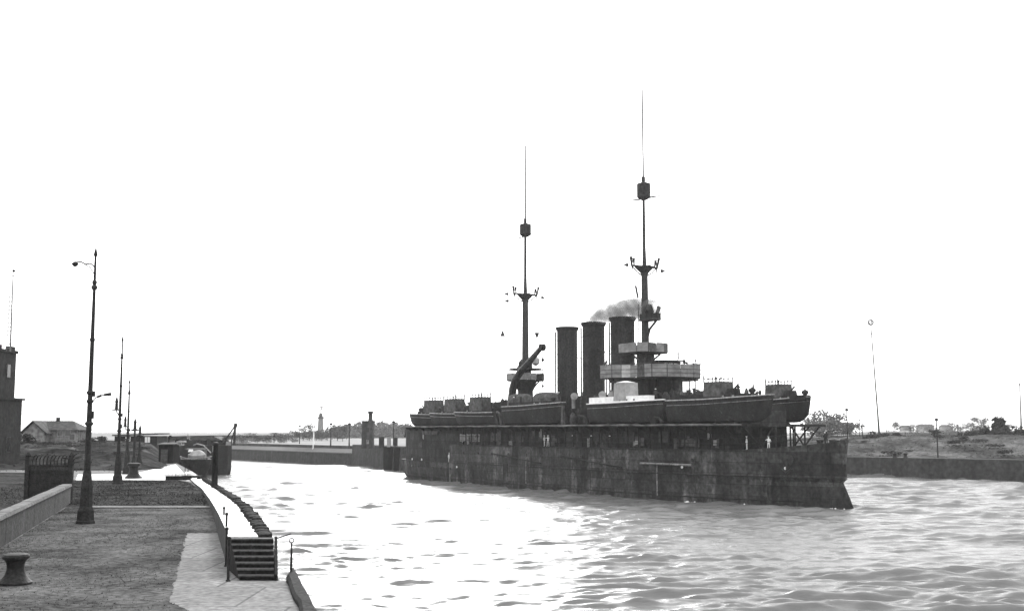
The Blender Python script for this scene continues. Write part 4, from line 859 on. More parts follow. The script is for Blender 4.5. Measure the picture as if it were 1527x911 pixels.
# gun embrasures and pale screens on the gallery wall
b = MB(); b.box((0, 0, 0), (2.2, .3, 1.5)); p0 = b.build('embrasure', M['mast'], ship); p0.location = (28, 7.95, 9.1)
copies(p0, [(s, min(hw_at(s) - 1.5, 8.7) + .05, 9.1) for s in (36, 44, 52, 60, 68)])
for s, w, z, h, m in [(86, 8, 8.7, 1.5, 'canvas'), (34, 3, 8.4, 1.6, 'darkcanvas'), (57, 2.4, 8.4, 1.7, 'darkcanvas'), (103, 7, 9.6, 1.0, 'darkcanvas'), (75.5, 4, 8.9, 1.8, 'darkcanvas'), (24, 5, 8.3, 1.2, 'darkcanvas')]:
    b = MB(); y = min(hw_at(s) - (1.5 if s < 89 else .9), 8.7) + (.25 if s < 89 else .3)
    n_ = int(w / .8)
    for k in range(n_): b.box((s - w / 2 + (k + .5) * w / n_, y + .03 * (k % 2), z), (w / n_ - .12, .06, h * rnd.uniform(.7, 1)))
    b.build('canvas_screen', M[m], ship)
for k in range(26):
    s = rnd.uniform(17, 120); w, h = rnd.uniform(.5, 2.2), rnd.uniform(.5, 1.7); z = (7.5 + h / 2 + rnd.choice([0, .4, 1.2])) if s < 89 else rnd.uniform(5, 9.6)
    b = MB(); y = (min(hw_at(s) - rnd.choice([1.3, .9]), 9.2)) if s < 89 else max(.8, min(hw_at(s, 4) - (.5 if s > 100 else .9), 8.6) - .02 * max(0, s - 116) ** 2) + .02
    n_ = rnd.randint(1, 4)
    for j in range(n_): b.box((s + (j - n_ / 2) * w / n_, y, z + rnd.uniform(-.1, .1)), (w / n_ * .85, .1, h * rnd.uniform(.6, 1)))
    b.build('hung_canvas', M[rnd.choice(['darkcanvas', 'darkcanvas', 'edge', 'greyhouse'])], ship)
# deck casings
b = MB(); b.prism(plan(lambda s: lerp_tab([(15, 3.2), (26, 4.6), (30, 6.6), (74, 6.6), (86, 6.0), (100, 5.4), (116, 4.6)], s), 15, 116, 30), 10.81, 13.6); b.build('deck_casing', M['ship'], ship)
b = MB(); b.prism(plan(lambda s: 4.6, 44, 74, 6), 12.61, 15.7); b.build('funnel_casing', M['ship'], ship)
b = MB(); b.prism(plan(lambda s: 5.0 - .06 * (s - 76) ** 2 * .1, 75, 88, 6), 12.61, 15.3); b.build('aft_deckhouse', M['ship'], ship)
b = MB(); b.prism(plan(lambda s: 4.2, 26, 36, 4), 12.61, 14.6); b.build('forward_deckhouse', M['ship'], ship)
# covered cutters inboard
for s, y, l, m in [(73, 5.6, 8.5, 'darkcanvas'), (63.5, 5.8, 9, 'darkcanvas')]:
    b = MB(); R_ = []
    for k in range(13):
        t = -1 + k / 6; h = max(.05, (1 - abs(t) ** 2.5)); R_.append([(s + t * l / 2, y - 1.1 * h, 14.6), (s + t * l / 2, y - 1.2 * h, 15.5), (s + t * l / 2, y - .6 * h, 15.6 + .9 * h ** .6), (s + t * l / 2, y + .6 * h, 15.6 + .9 * h ** .6), (s + t * l / 2, y + 1.2 * h, 15.5), (s + t * l / 2, y + 1.1 * h, 14.6)])
    b.loft(R_); o = b.build('covered_cutter', M[m], ship, True)
    b = MB(); b.box((s - 2, y, 13.6), (.4, 1.6, 2)); b.box((s + 2, y, 13.6), (.4, 1.6, 2)); b.build('cutter_crutch', M['ship'], ship)
for k in range(82):
    if k < 24: s, y, z = rnd.choice([rnd.uniform(26, 29.5), rnd.uniform(45.5, 53), rnd.uniform(71.5, 76)]), rnd.uniform(6.6, 9.6), 10.8
    else: s, y, z = rnd.choice([rnd.uniform(16, 36), rnd.uniform(72, 113), rnd.uniform(16, 113)]), rnd.uniform(2.6, 4.3), 13.6
    h = rnd.uniform(1.0, 3.4) if z < 12 else rnd.uniform(.8, 2.3); w = rnd.uniform(.5, 1.6); b = MB(); q = rnd.random()
    if q < .4: b.box((s, y, z + h / 2), (w, w * .8, h), rnd.uniform(-.4, .4), rnd.uniform(.7, 1)); nm = 'gear_locker'
    elif q < .7: b.tube([(s - w, y, z + .3), (s, y, z + h * .9), (s + w, y + .2, z + h)], rnd.uniform(.1, .3), 7); nm = 'stowed_spar'
    else: b.lathe([(.3 * w, 0), (.42 * w, h * .35), (.38 * w, h * .75), (.12 * w, h)], (s, y, z), 9); nm = 'canvas_bundle'
    b.build(nm, M[rnd.choice(['ship', 'mast', 'darkcanvas', 'boat'])], ship)
# funnels
for i, (s, r_, zt_) in enumerate([(49.2, 1.95, 28.35), (57.7, 1.87, 28.2), (66.0, 1.78, 28.05)]):
    b = MB(); b.lathe([(r_ * 1.05, 12.62), (r_ * 1.05, 16.4), (r_, 16.6), (r_, zt_ - .7)], (s, 0, 0), 32); f = b.build('funnel', M['funnel'], ship, True)
    b = MB(); b.lathe([(r_ * 1.0, zt_ - .7), (r_ * 1.12, zt_ - .45), (r_ * 1.16, zt_ - .1), (r_ * 1.12, zt_), (r_ * .9, zt_), (r_ * .88, zt_ - .5)], (s, 0, 0), 32); b.build('funnel_cap', M['funnel'], f, True)
    for z in (18.5, 20.9, 23.3, 25.7): b = MB(); b.lathe([(r_ * 1.012, z - .05), (r_ * 1.03, z - .03), (r_ * 1.03, z + .03), (r_ * 1.012, z + .05)], (s, 0, 0), 32); b.build('hoop', M['funnel'], f)
    b = MB(); b.tube([(s + .6, r_ + .25, 15.7), (s + .6, r_ + .25, zt_ - .9)], .13, 6); b.build('steam_pipe', M['funnel'], f)
    b = MB()
    for k in range(30): b.box((s - r_ * .7, r_ * .72 + .1, 16.5 + k * .36), (.4, .05, .05))
    b.build('ladder', M['funnel'], f)
b = MB(); b.tube([(51.2, .4, 22.4), (53.5, .4, 22.8), (55.8, .4, 23.8)], .05, 4); b.tube([(59.5, .4, 22.1), (64.2, .4, 22.7)], .05, 4); b.build('funnel_stay', M['mast'], ship)
# ventilation cowls by the white launch
for s, y in ((47.5, 5.4), (46.2, 6.2), (45.2, 5.2), (39.5, 5.6), (55.5, 5.5)):
    b = MB(); b.tube([(s, y, 12.6), (s, y, 15.0), (s - .25, y + .15, 15.5), (s - .8, y + .4, 15.6)], [.32, .32, .42, .6], 10); b.build('ventilator', M['canvas_light'] if s > 44 and s < 50 else M['greyhouse'], ship, True)
# bridge
b = MB(); b.prism(plan(lambda s: 3.2, 38, 47, 3), 12.62, 17.9); b.build('bridge_tower', M['ship'], ship)
b = MB(); b.lathe([(1.9, 12.6), (1.9, 17.9)], (37.0, 0, 0), 18); b.build('conning_tower', M['ship'], ship, True)
def box_screen(name, pts, z0, z1, m, n=1, th=.08):
    # canvas panels along a polyline, each a slightly bellied sheet with thickness
    for a, c in zip(pts, pts[1:]):
        a = Vector(a + (0,)); c = Vector(c + (0,)); nn = Vector((c.y - a.y, a.x - c.x, 0)).normalized(); k_ = max(1, int((c - a).length / 1.25))
        for j in range(k_):
            p, q = a.lerp(c, (j + .03) / k_), a.lerp(c, (j + .97) / k_); mid = p.lerp(q, .5); bl = rnd.uniform(.03, .12); b = MB()
            rr = []
            for z, f in ((z0, .3), (z0 * .65 + z1 * .35, 1), (z0 * .3 + z1 * .7, .9), (z1, .1)):
                rr.append([tuple(v + Vector((0, 0, z + (rnd.uniform(-.05, .05) if z == z1 else 0)))) for v in (p, mid - nn * bl * f, q, q + nn * th, mid + nn * (th - bl * f), p + nn * th)])
            b.loft(rr); b.build(name, M[m if not isinstance(m, (list, tuple)) else m[rnd.randrange(len(m))]], ship)
def deckplate(name, poly, z): b = MB(); b.prism(poly, z - .18, z); b.build(name, M['ship'], ship)
wing = [(44.6, 7.5), (41.5, 7.5), (39.8, 5.2), (35.2, 4.6), (34.2, 2.5), (34.2, -2.5), (35.2, -4.6), (39.8, -5.2), (41.5, -9.3), (44.6, -9.3)]
deckplate('bridge_deck', wing, 18.1)
box_screen('bridge_screen', wing[:3], 18.12, 20.05, ['canvas_light', 'canvas', 'canvas'])
box_screen('bridge_screen', wing[2:6], 18.12, 20.0, ['canvas', 'greyhouse', 'canvas', 'darkcanvas'])
box_screen('bridge_screen', wing[5:9] , 18.12, 20.0, ['canvas', 'canvas_light', 'canvas'])
box_screen('bridge_screen', wing[8:], 18.12, 20.0, ['canvas_light'])
box_screen('bridge_screen', [(44.6, -9.3), (44.6, -3.0)], 18.12, 20.0, ['darkcanvas']); box_screen('bridge_screen', [(44.6, 3.0), (44.6, 7.5)], 18.12, 20.0, ['darkcanvas'])
b = MB()
for p in wing: b.tube([(p[0], p[1], 18.0), (p[0], p[1], 20.35)], .06, 5)
b.build('screen_posts', M['mast'], ship)
def out(p, k): v = Vector((p[0] - 40.5, p[1])); v = v * (1 + k / max(1, v.length)); return (v.x + 40.5, v.y)
for zz, r_ in ((20.12, .07), (19.3, .035), (18.7, .035)):
    b = MB(); b.tube([out(p, .2) + (zz,) for p in wing], r_, 5); b.build('screen_rail', M['mast'], ship)
for k in range(13):
    p = wing[rnd.randrange(0, 9)]; q = wing[(wing.index(p) + 1)]; t = rnd.random(); x, y = p[0] + (q[0] - p[0]) * t, p[1] + (q[1] - p[1]) * t; hh = rnd.uniform(.4, 1.1)
    b = MB(); b.lathe([(.06, 19.4), (.08, 20 + hh * .5), (rnd.uniform(.1, .3), 20 + hh * .7), (.05, 20 + hh)], (40.5 + (x - 40.5) * .9, y * .93, 0), 8); b.build('bridge_instrument', M['mast'], ship)
b = MB(); b.prism([(41.5, 2.2), (37.0, 2.0), (36.4, 1.2), (36.4, -1.6), (37, -2.2), (41.5, -2.2)], 18.12, 20.5); wh = b.build('wheelhouse', M['ship'], ship)
b = MB(); b.prism([(41.8, 2.5), (36.6, 2.3), (36, 1.3), (36, -1.9), (36.8, -2.6), (41.8, -2.5)], 20.52, 20.7); b.build('wheelhouse_roof', M['ship'], wh)
for y in (1.0, .1, -.8): b = MB(); b.box((36.36, y, 20.05), (.1, .6, .6)); b.build('window', M['white'], wh)
for x, y in [(35.6, 3.9), (35.6, -3.9), (36.6, 0), (43.9, 6.9), (43.9, -7.9), (42.0, 6.9), (42.0, -7.9)]: b = MB(); b.tube([(x, y, 10.8), (x, y, 17.93)], .1, 6); b.build('bridge_post', M['ship'], ship)
for y, sg in ((3.4, 1), (-3.4, -1)):
    b = MB(); b.tube([(43, y, 14.9), (43, y + sg * 2.2, 16.6), (43, y + sg * 3.6, 17.9)], .16, 6); b.build('bridge_brace', M['ship'], ship)
# upper bridge platform and mast column
up_ = [(46, 3.0), (41.2, 3.0), (40.2, 1.5), (40.2, -1.5), (41.2, -3.0), (46, -3.0)]
deckplate('upper_platform', up_, 22.25); box_screen('platform_screen', up_[:2], 22.27, 23.65, ['canvas']); box_screen('platform_screen', up_[1:5], 22.27, 23.65, ['darkcanvas', 'canvas']); box_screen('platform_screen', up_[4:], 22.27, 23.65, ['canvas_light', 'canvas']); box_screen('platform_screen', [up_[5], up_[0]], 22.27, 23.6, ['darkcanvas'])
b = MB(); b.lathe([(1.45, 12.6), (1.4, 22.0)], (43, 0, 0), 18); b.build('mast_column', M['ship'], ship, True)
for sg in (1, -1): b = MB(); b.tube([(43, sg * 1.3, 20.3), (43, sg * 1.6, 21.2), (43, sg * 2.8, 22.05)], .15, 6); b.build('platform_brace', M['ship'], ship)
# masts
def mast(s, z0, zp, zbox0, zbox1, ztip, r0, yawn, fore):
    nm = 'foremast' if fore else 'mainmast'
    b = MB(); b.tube([(s, 0, z0), (s, 0, zp)], [r0, r0 * .82], 14); ms = b.build(nm, M['mast'], ship, True)
    b = MB(); b.tube([(s, 0, zp), (s, 0, zp + 3), (s, 0, zbox1)], [r0 * .6, r0 * .42, r0 * .34], 10); b.tube([(s, 0, zbox1), (s, 0, zbox1 + .9)], .3, 8); b.tube([(s, 0, zbox1 + .5), (s, 0, ztip - 3), (s, 0, ztip)], [.13, .11, .10] if fore else [.17, .16, .15], 6)
    b.build('topmast', M['mast'], ms, True)
    b = MB(); b.lathe([(.5, -.15), (.95, .15), (1.08, .3), (1.08, zbox1 - zbox0 - .25), (.4, zbox1 - zbox0)], (s - .05, 0, zbox0), 14); b.build('crow_nest', M['ship'], ms)
    b = MB(); y1, y2, dz1, dz2 = yawn; b.tube([(s - .3, y1, zbox0 + dz1), (s - .3, y1 * .3, zbox0 + dz1 * .35), (s - .3, 0, zbox0 + .1), (s - .3, y2 * .4, zbox0 + dz2 * .45), (s - .3, y2, zbox0 + dz2)], [.06, .14, .2, .15, .05], 6); b.build('yard', M['mast'], ms)
    # searchlight platform
    b = MB(); b.lathe([(r0 * .82, -1.6), (r0 * 1.0, -1.0), (1.5, -.1), (1.6, .05), (r0, .1)], (s, 0, zp), 14); b.build('platform', M['mast'], ms)
    b = MB(); b.tube([(s, -2.6, zp), (s, 2.6, zp + .1)], .16, 6); b.tube([(s - 1.5, 0, zp + .05), (s + 1.5, 0, zp + .05)], .14, 6)
    for y in (2.4, -2.4): b.tube([(s, y, zp), (s, y * .6, zp - .9), (s, y * .3, zp - 1.3)], .1, 6); b.tube([(s, y, zp - .7), (s, y, zp + .9)], .1, 6)
    b.build('cross_arm', M['mast'], ms)
    for y, hh in ((2.5, 1.5), (2.0, 1.3), (-2.0, 1.2), (-2.6, 1.6)):
        b = MB(); b.tube([(s, y, zp + .1), (s - .1, y * 1.08, zp + hh)], [.1, .24], 8); b.build('lamp_arm', M['mast'], ms)
    for y, dz in ((4.1, -.1), (-3.9, -.35), (4.0, -1.4)) if not fore else ((3.6, .1), (-3.7, -.4)):
        b = MB(); b.tube([(s, y * .6, zp), (s, y, zp + dz)], .035, 4); b.tube([(s, y + .45 * (1 if y > 0 else -1), zp + dz), (s, y - .3 * (1 if y > 0 else -1), zp + dz)], [.04, .32], 8); b.build('signal_lamp', M['mast'], ms)
    return ms
fm = mast(43, 22.1, 35.9, 46.9, 49.6, 64.9, .62, (3.6, -3.6, -.7, .9), True)
mm = mast(80.5, 20.9, 35.3, 46.4, 48.8, 63.8, .66, (2.6, -2.0, -.9, .6), False)
# spotting top on the foremast
b = MB(); b.prism([(43.4, 1.0), (41, 1.25), (40.0, .9), (39.6, 0), (40.0, -.9), (41, -1.25), (43.4, -1.0)], 27.2, 27.5); b.build('spotting_platform', M['mast'], fm)
b = MB(); b.prism([(42.9, 1.15), (41, 1.3), (40.1, .95), (39.7, 0), (40.1, -.95), (41, -1.3), (42.9, -1.15)], 27.5, 28.3); b.lathe([(.7, 28.3), (.8, 28.8), (.45, 29.8)], (41.8, .1, 0), 9); b.tube([(40.3, -.3, 28.2), (40, -.6, 29.3)], .28, 6); b.tube([(40.9, -.9, 28.2), (40.8, -1.0, 29.5)], .22, 6); b.build('spotting_top', M['ship'], fm)
b = MB(); b.tube([(42.6, 0, 24.2), (41.8, 0, 25.9), (39.9, 0, 27.2)], .2, 6); b.build('platform_knee', M['mast'], fm)
b = MB(); b.tube([(44.2, .5, 23.7), (44.0, .5, 30)], .07, 5); b.tube([(44.2, .9, 33), (44.0, .6, 31)], .16, 6); b.build('blocks', M['mast'], fm)
# mainmast tower with platforms
b = MB(); b.lathe([(1.5, 12.6), (1.4, 17.5), (1.8, 18.4), (2.2, 19.1)], (80.5, 0, 0), 18); b.build('mast_tower', M['ship'], ship, True)
ofs = [(83.2, 2.0), (82, 3.1), (79, 3.1), (77.6, 2.0), (77.6, -2.0), (79, -3.1), (82, -3.1), (83.2, -2.0)]
deckplate('mast_platform', ofs, 19.3); box_screen('platform_screen', ofs + ofs[:1], 19.32, 20.5, ['darkcanvas', 'ship', 'canvas'])
b = MB(); b.lathe([(1.1, 20.4), (1.1, 21.2)], (80.5, 0, 0), 14); b.lathe([(3.2, 21.2), (3.0, 21.45), (1.3, 21.5), (1.3, 22.6), (.8, 23.2)], (80.5, 0, 0), 16); b.build('searchlight_deck', M['ship'], ship)
b = MB(); b.tube([(83.3, 0, 21.6), (82.3, 0, 22.3)], .3, 8); b.build('searchlight', M['greyhouse'], ship)
b = MB(); b.lathe([(.2, 0), (.75, .4), (.8, 1.2), (.3, 1.6)], (77.8, -.6, 21.9), 10); b.build('searchlight', M['greyhouse'], ship)
for sg in (1, -1): b = MB(); b.tube([(80.5, sg * 1.45, 17.3), (80.5, sg * 2.0, 18.2), (80.5, sg * 2.9, 19.1)], .14, 6); b.build('platform_brace', M['ship'], ship)
# goose-neck crane
b = MB(); cp = [(78.4, 4.2, 12.6), (78.3, 4.2, 15.5), (78.0, 4.1, 17.6), (77.2, 4.0, 19.3), (75.6, 3.7, 20.8), (73.6, 3.3, 22.2), (71.6, 2.9, 23.7), (70.5, 2.6, 24.6)]
b.tube(cp, [.75, .7, .68, .66, .62, .55, .45, .4], 12); cr = b.build('boat_crane', M['ship'], ship, True)
b = MB(); b.tube([(p[0], p[1] + r_ * 1.0, p[2] + .1) for p, r_ in zip(cp, [.75, .7, .68, .66, .62, .55, .45, .4])], .14, 6); b.build('crane_flange', M['edge'], cr)
b = MB(); b.tube([(70.1, 2.2, 24.7), (70.1, 3.1, 24.7)], .6, 12); b.build('crane_sheave', M['ship'], cr)
b = MB(); b.tube([(70.0, 2.6, 24.3), (70.0, 2.6, 17.8)], .08, 5); b.lathe([(.05, -.3), (.32, 0), (.05, .5)], (70, 2.6, 22.4), 8); b.lathe([(.05, -.3), (.22, 0), (.05, .4)], (70, 2.6, 17.8), 8); b.build('hoist_chain', M['mast'], cr)
# aft small stuff
b = MB(); b.tube([(119, 0, 10.8), (119.6, 0, 15.5)], .05, 5); b.build('ensign_staff', M['mast'], ship)
# signal cones
for i, (s, y, z, up, lab) in enumerate([(81, 4.6, 27.9, True, 'black signal cone with its point up hanging left of the mainmast'), (79.5, -1.9, 27.6, False, 'black signal cone with its point down hanging right of the mainmast')]):
    q = Ws(s, y, z); o = empty('signal_cone', q, lab, 'signal cone', 'signal cones by the mainmast')
    b = MB(); b.lathe([(.48, -.55), (.03, .55)] if up else [(.03, -.55), (.48, .55)], n=12); b.build('cone', M['mast'], o)
    b = MB(); b.tube([(0, 0, .5), tuple(Ws(80.5, 2.4 if up else -1.2, 35.2) - q)], .028, 4); b.build('halyard', M['mast'], o)
# ------------------------------------------------------------------ motor launches on the boat deck
def launch(L_, bm, h, white=False, box=(.45, 3.4, 2.2), sheer=.5, low=False):
    o = empty('motor_launch', (0, 0, 0), 'x', 'launch', 'motor launches along the boat deck')
    R_ = []; gun = []
    for k in range(19):
        t = k / 18; x = -L_ / 2 + L_ * t
        w = bm / 2 * (min(1, .72 + 1.2 * t) if t < .25 else (1 if t < .55 else max(.02, 1 - ((t - .55) / .45) ** 2.0)))
        zd = h + sheer * max(0, t - .3) ** 1.6 * 1.7; zk = .0 + (1.1 * ((t - .86) / .14) ** 2 if t > .86 else 0); xb = x + (.55 * max(0, (t - .7) / .3))
        R_.append([(x, 0.0, zk), (x, w * .6, zk + .25), (x + (xb - x) * .5, w * .93, zk + (zd - zk) * .5), (xb, w, zd), (xb, -w, zd), (x + (xb - x) * .5, -w * .93, zk + (zd - zk) * .5), (x, -w * .6, zk + .25)])
        gun.append((xb, w, zd))
    b = MB(); b.loft(R_); b.build('hull', M['boat'], o, True)
    for sg in (1, -1):
        b = MB(); b.tube([(p[0], sg * (p[1] + .02), p[2] - .05) for p in gun], .085, 6); b.build('rubbing_strake', M['white' if white else 'strake'], o)
        b = MB(); b.tube([(p[0] * .97, sg * (p[1] * .97 + .03), p[2] - .75 + .1 * i / 18) for i, p in enumerate(gun)], .05, 5); b.build('side_line', M['edge'], o)
    b = MB(); cx = L_ * (box[0] - .5)
    x9 = L_ * (.46 if white else .36); b.prism([(cx - x9, bm * .36), (cx + L_ * .3, bm * .33), (cx + L_ * .36, bm * .15), (cx + L_ * .36, -bm * .15), (cx + L_ * .3, -bm * .33), (cx - x9, -bm * .36)], h - .1, h + (.9 if white else .62)); b.build('cabin', M['white'] if white else M['boat'], o)
    b = MB(); b.box((0, 0, 0), (.4, .06, .24)); w0 = b.build('cabin_window', M['glass'] if white else M['edge'], o); w0.location = (cx - L_ * .3, bm * .33 + .01, h + .35)
    copies(w0, [(cx - L_ * .3 + k * L_ * .1, sg * (bm * .33 + .01), h + .35) for k in range(6) for sg in (1, -1) if (k, sg) != (0, 1)])
    b = MB(); b.box((cx, 0, h + .3 + box[2] / 2), (box[1], bm * .74, box[2]), 0, .94); wh = b.build('wheelhouse', M['greyhouse'] if white else M['darkcanvas'], o)
    zt_ = h + .3 + box[2]
    if white:
        b = MB(); b.lathe([(1, 0), (.97, .05), (.2, .28)], (cx, 0, zt_ + .02), 12, box[1] * .52, bm * .42); b.build('wheelhouse_roof', M['white'], wh)
        for k in range(3): b = MB(); b.box((cx - 1 + k * .9, bm * .37 * .95 + .03, zt_ - .5), (.4, .1, .55)); b.build('window', M['glass'], wh)
    else:
        for k in range(5):
            for sg in (1, -1):
                b = MB(); x = cx - box[1] * .46 + k * box[1] * .23; b.tube([(x, sg * bm * .34, zt_ - .1), (x, sg * bm * .34, zt_ + (.9 if k == 0 else .55))], .065 if k else .09, 5); b.box((x, sg * bm * .34, zt_ + .5), (.16, .16, .12)); b.build('rail_stanchion', M['mast'], wh)
        b = MB(); q = [(cx - box[1] * .46, bm * .34, zt_ + .42), (cx + box[1] * .46, bm * .34, zt_ + .42), (cx + box[1] * .46, -bm * .34, zt_ + .42), (cx - box[1] * .46, -bm * .34, zt_ + .42), (cx - box[1] * .46, bm * .34, zt_ + .42)]; b.tube(q, .03, 4); b.build('top_rail', M['mast'], wh)
        b = MB(); b.box((cx + box[1] * .8, 0, h + .8), (1.3, bm * .5, 1.1), 0, .8); b.tube([(cx + box[1] * .8, 0, h + 1.2), (cx + box[1] * .8 + .7, .2, h + 1.9)], .12, 6); b.build('deck_locker', M['boat'], o)
        b = MB(); b.tube([(cx - L_ * .26, .2, h + .5), (cx - L_ * .26, .2, h + 1.6)], .2, 8); b.build('ventilator', M['mast'], o); b = MB(); b.tube([(cx - L_ * .31, -.3, h + .5), (cx - L_ * .31, -.3, h + 1.9)], .07, 6); b.build('funnel_pipe', M['mast'], o); b = MB(); b.lathe([(.1, 0), (.45, .25), (.5, .6), (.1, .85)], (cx + L_ * .33, 0, h + .55), 8); b.build('covered_gun', M['mast'], o)
    return o
LB = launch(18.5, 3.2, 3.2, False, (.50, 3.5, 2.0), .45)
LWt = launch(18.5, 3.2, 3.1, True, (.50, 3.2, 2.6), .3)
LSm = launch(14.2, 3.0, 2.35, False, (.42, 4.1, 2.5), .25)
def put(o, s, y, z, yaw, label):
    o.location = Ws(s, y, z); o.rotation_euler = (0, 0, ROT + yaw); o['label'] = label
    a = Vector((math.cos(yaw), math.sin(yaw)))
    for f in (-4.2, 0, 3.6):
        b = MB(); cz = 10.8
        b.hexa([(-.15, -1.1, 0), (.15, -1.1, 0), (.15, 1.1, 0), (-.15, 1.1, 0), (-.15, -.7, max(.12, z - cz + .1)), (.15, -.7, max(.12, z - cz + .1)), (.15, .7, max(.12, z - cz + .1)), (-.15, .7, max(.12, z - cz + .1))])
        c = b.build('boat_cradle', M['ship'], ship); c.location = (s + a.x * f, y + a.y * f, cz + .003); c.rotation_euler = (0, 0, yaw)
PIr = math.pi
put(LB, 17.2, 6.9, 11.05, PIr + .10, 'dark near-side launch at the front with a boxy canvas wheelhouse, second bow from right')
c = launch(18.5, 3.2, 3.2, False, (.63, 3.5, 2.0), .45); put(c, 24.2, -8.4, 11.15, PIr - .11, 'dark far-side launch overhanging the foredeck, bow farthest right')
put(LWt, 36.2, 8.7, 11.05, PIr - .03, 'launch with white topsides and a round roofed pale wheelhouse below the bridge')
c = copy_tree(LB); put(c, 62.5, 8.9, 11.0, PIr, 'dark launch with pale gunwale between the boat crane and the second funnel')
gone = [ch for ch in COL.objects if ch.parent == c and ch.name.startswith(('wheelhouse', 'deck_locker'))]
gone += [x for x in COL.objects if x.parent in gone]
for ch in gone: bpy.data.objects.remove(ch)
put(LSm, 83.0, 8.9, 10.95, .10, 'dark stern launch with a boxy wheelhouse, nearest the mainmast of three facing aft')
c = copy_tree(LSm); put(c, 94.8, 8.2, 10.9, .12, 'dark stern launch with a boxy wheelhouse, middle one of three facing aft')
c = copy_tree(LSm); put(c, 105.2, 7.6, 10.88, .15, 'dark stern launch with a boxy wheelhouse, at the very stern of three facing aft')
# people -------------------------------------------------------------------------
def person_mesh(pose):
    J = [(0, 0, .95), (0, 0, 1.15), (0, .0, 1.38), (0, 0, 1.5), (0, .01, 1.63), (0, .01, 1.74)]; Rr = [.15, .14, .17, .06, .095, .07]; E = [(0, 1), (1, 2), (2, 3), (3, 4), (4, 5)]
    for sg in (1, -1):
        k = len(J); st = .12 * pose['stride'] * sg
        J += [(sg * .1, 0, .88), (sg * .11, st * .6, .5), (sg * .12, st - .02, .1), (sg * .13, st + .14, .04)]; Rr += [.1, .07, .05, .045]; E += [(0, k), (k, k + 1), (k + 1, k + 2), (k + 2, k + 3)]
        k = len(J); e = pose['arms'][0 if sg > 0 else 1]
        J += [(sg * .2, 0, 1.4), (sg * (.27 + e[0] * .1), e[0] * .12, 1.14 + e[0] * .1), (sg * (.24 + e[0] * .05), .05 + e[0] * .3, .9 + e[0] * .35)]; Rr += [.065, .05, .042]; E += [(2, k), (k, k + 1), (k + 1, k + 2)]
    me = bpy.data.meshes.new('person'); me.from_pydata(J, E, []); o = bpy.data.objects.new('person', me); COL.objects.link(o)
    o.modifiers.new('s', 'SKIN'); sv_ = me.skin_vertices[0].data
    for i, r_ in enumerate(Rr): sv_[i].radius = (r_, r_ * .8)
    sv_[0].use_root = True
    o.modifiers.new('u', 'SUBSURF').levels = 1
    dg = bpy.context.evaluated_depsgraph_get(); m2 = bpy.data.meshes.new_from_object(o.evaluated_get(dg)); bpy.data.objects.remove(o)
    for p in m2.polygons: p.use_smooth = True
    return m2
poses = [person_mesh(dict(stride=.4, arms=((0, 0), (.2, 0)))), person_mesh(dict(stride=1, arms=((1.4, 0), (.3, 0)))), person_mesh(dict(stride=-.6, arms=((.2, 0), (1.0, 0))))]
def person(loc, rz, pose, m, label):
    me = poses[pose].copy(); me.materials.clear(); me.materials.append(M[m]); o = bpy.data.objects.new('person', me); COL.objects.link(o); o.location = loc; o.rotation_euler = (0, 0, rz)
    tag(o, label, 'person', 'crew on the battleship'); b = MB(); b.lathe([(.1, -.03), (.13, .03), (.12, .07), (.02, .09)], (0, .01, 1.74), 10); b.build('cap', M['cloth_white' if m == 'cloth_dark' else m], o)
for s, y, z, ps_, m, lab in [(11.2, 3.6, 7.46, 1, 'cloth_white', 'crewman in white by the front posts under the foremost launch'), (14.0, 4.9, 7.46, 0, 'cloth_white', 'crewman in white standing aft of the front posts'), (3.4, 1.0, 8.2, 0, 'cloth_dark', 'crewman in dark clothes at the very bow'), (5.6, -1.0, 8.0, 2, 'cloth_dark', 'crewman in dark clothes behind the bow capstan'),
                          (57, 9.55, 7.46, 1, 'cloth_white', 'crewman in white amidships leaning out from the gallery'), (58.2, 9.5, 7.46, 2, 'cloth_white', 'crewman in white just aft of the one leaning out'), (44.2, 9.6, 7.46, 0, 'cloth_dark', 'crewman in dark clothes on the gallery below the white launch'), (39.5, 9.4, 7.46, 2, 'cloth_dark', 'crewman in dark clothes on the gallery below the bridge'), (49.5, 9.6, 7.46, 1, 'cloth_dark', 'crewman in dark clothes on the gallery below the second funnel'), (93.3, 8.0, 4.05, 0, 'cloth_white', 'crewman in white on the low after deck')]:
    if s == 93.3: y = hw_at(s, 4) - .45
    person(Ws(s, y, z), ROT + PIr * rnd.uniform(-.3, .3), ps_, m, lab)
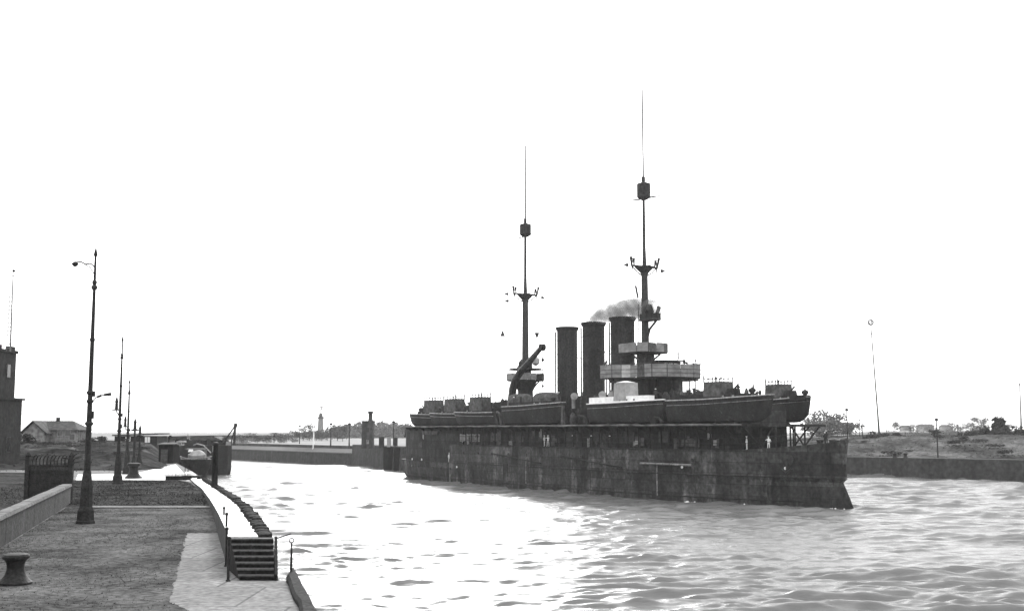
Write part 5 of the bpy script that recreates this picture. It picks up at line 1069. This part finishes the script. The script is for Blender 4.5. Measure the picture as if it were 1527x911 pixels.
for s, y, z, ps_, lab in [(11.0, 6.2, 14.5, 0, 'crewman in dark clothes near the bow of the front near-side launch'), (13.6, 6.5, 14.45, 2, 'crewman in dark clothes just ahead of the front launch wheelhouse'), (22.8, 7.4, 14.2, 1, 'crewman in dark clothes behind the front launch wheelhouse'), (29.4, 8.3, 14.2, 0, 'crewman in dark clothes at the bow of the white launch'), (54.6, 8.9, 14.4, 2, 'crewman in dark clothes on the launch by the second funnel'), (69.5, 8.8, 14.0, 0, 'crewman in dark clothes on the launch end below the crane'), (77.6, 8.4, 13.2, 1, 'crewman in dark clothes on the stern launch by the mainmast'), (27.0, -8.7, 14.3, 2, 'crewman in dark clothes on the far-side launch'), (36.0, -1.0, 20.7, 0, 'crewman in dark clothes on the wheelhouse roof'), (43.2, 6.2, 18.1, 2, 'crewman in dark clothes on the near bridge wing')]:
    person(Ws(s, y, z), ROT + PIr * rnd.uniform(-.5, .5), ps_, 'cloth_dark', lab)
# bow wave foam
r = random.Random(11); b = MB()
for _ in range(46):
    s = r.choice([r.uniform(-.5, 2.5), r.uniform(8, 24), r.choice([11, 14, 19, 22.5]) + r.gauss(0, .5)]); y = hw_at(max(.5, s), 0) + abs(r.gauss(0, .7)) + .1; p = Ws(s, y, r.uniform(.08, .3)); q = r.uniform(.05, .2)
    b.lathe([(q, -.1), (q * .8, .03), (q * .2, .07 + r.uniform(0, .1))], tuple(p), 7, r.uniform(.8, 1.8), r.uniform(.5, 1))
tag(b.build('foam', M['foam']), 'white foam flecks along the bow waterline', kind='stuff')
# smoke drifting from the funnels to the foremast
b = MB(); path = [((60.5, 0, 27.7), .5), ((58.2, 0, 28.4), 1.2), ((55, 0, 29.1), 1.7), ((51.5, -.3, 29.6), 2.0), ((48, -.5, 29.6), 2.1), ((44.5, -.5, 29.4), 2.1), ((41.5, -.5, 29.2), 1.7), ((39.3, -.5, 29.0), .9)]
b.tube([tuple(Ws(*p)) for p, _ in path], [q * .85 for _, q in path], 14); sk = b.build('smoke', M['smoke'], smooth=True); tag(sk, 'dark coal smoke curling from the funnels to the foremast', kind='stuff')
# ------------------------------------------------------------------ haze
b = MB(); b.box((0, 1400, 30), (5000, 3100, 84)); hz_ = b.build('haze', bpy.data.materials.new('haze_air')); hz_.data.materials[0].use_nodes = True
volume_mat(hz_.data.materials[0], .00013, .97, None, .1); tag(hz_, 'thin pale haze over the harbour', kind='stuff')
hz_.visible_shadow = True
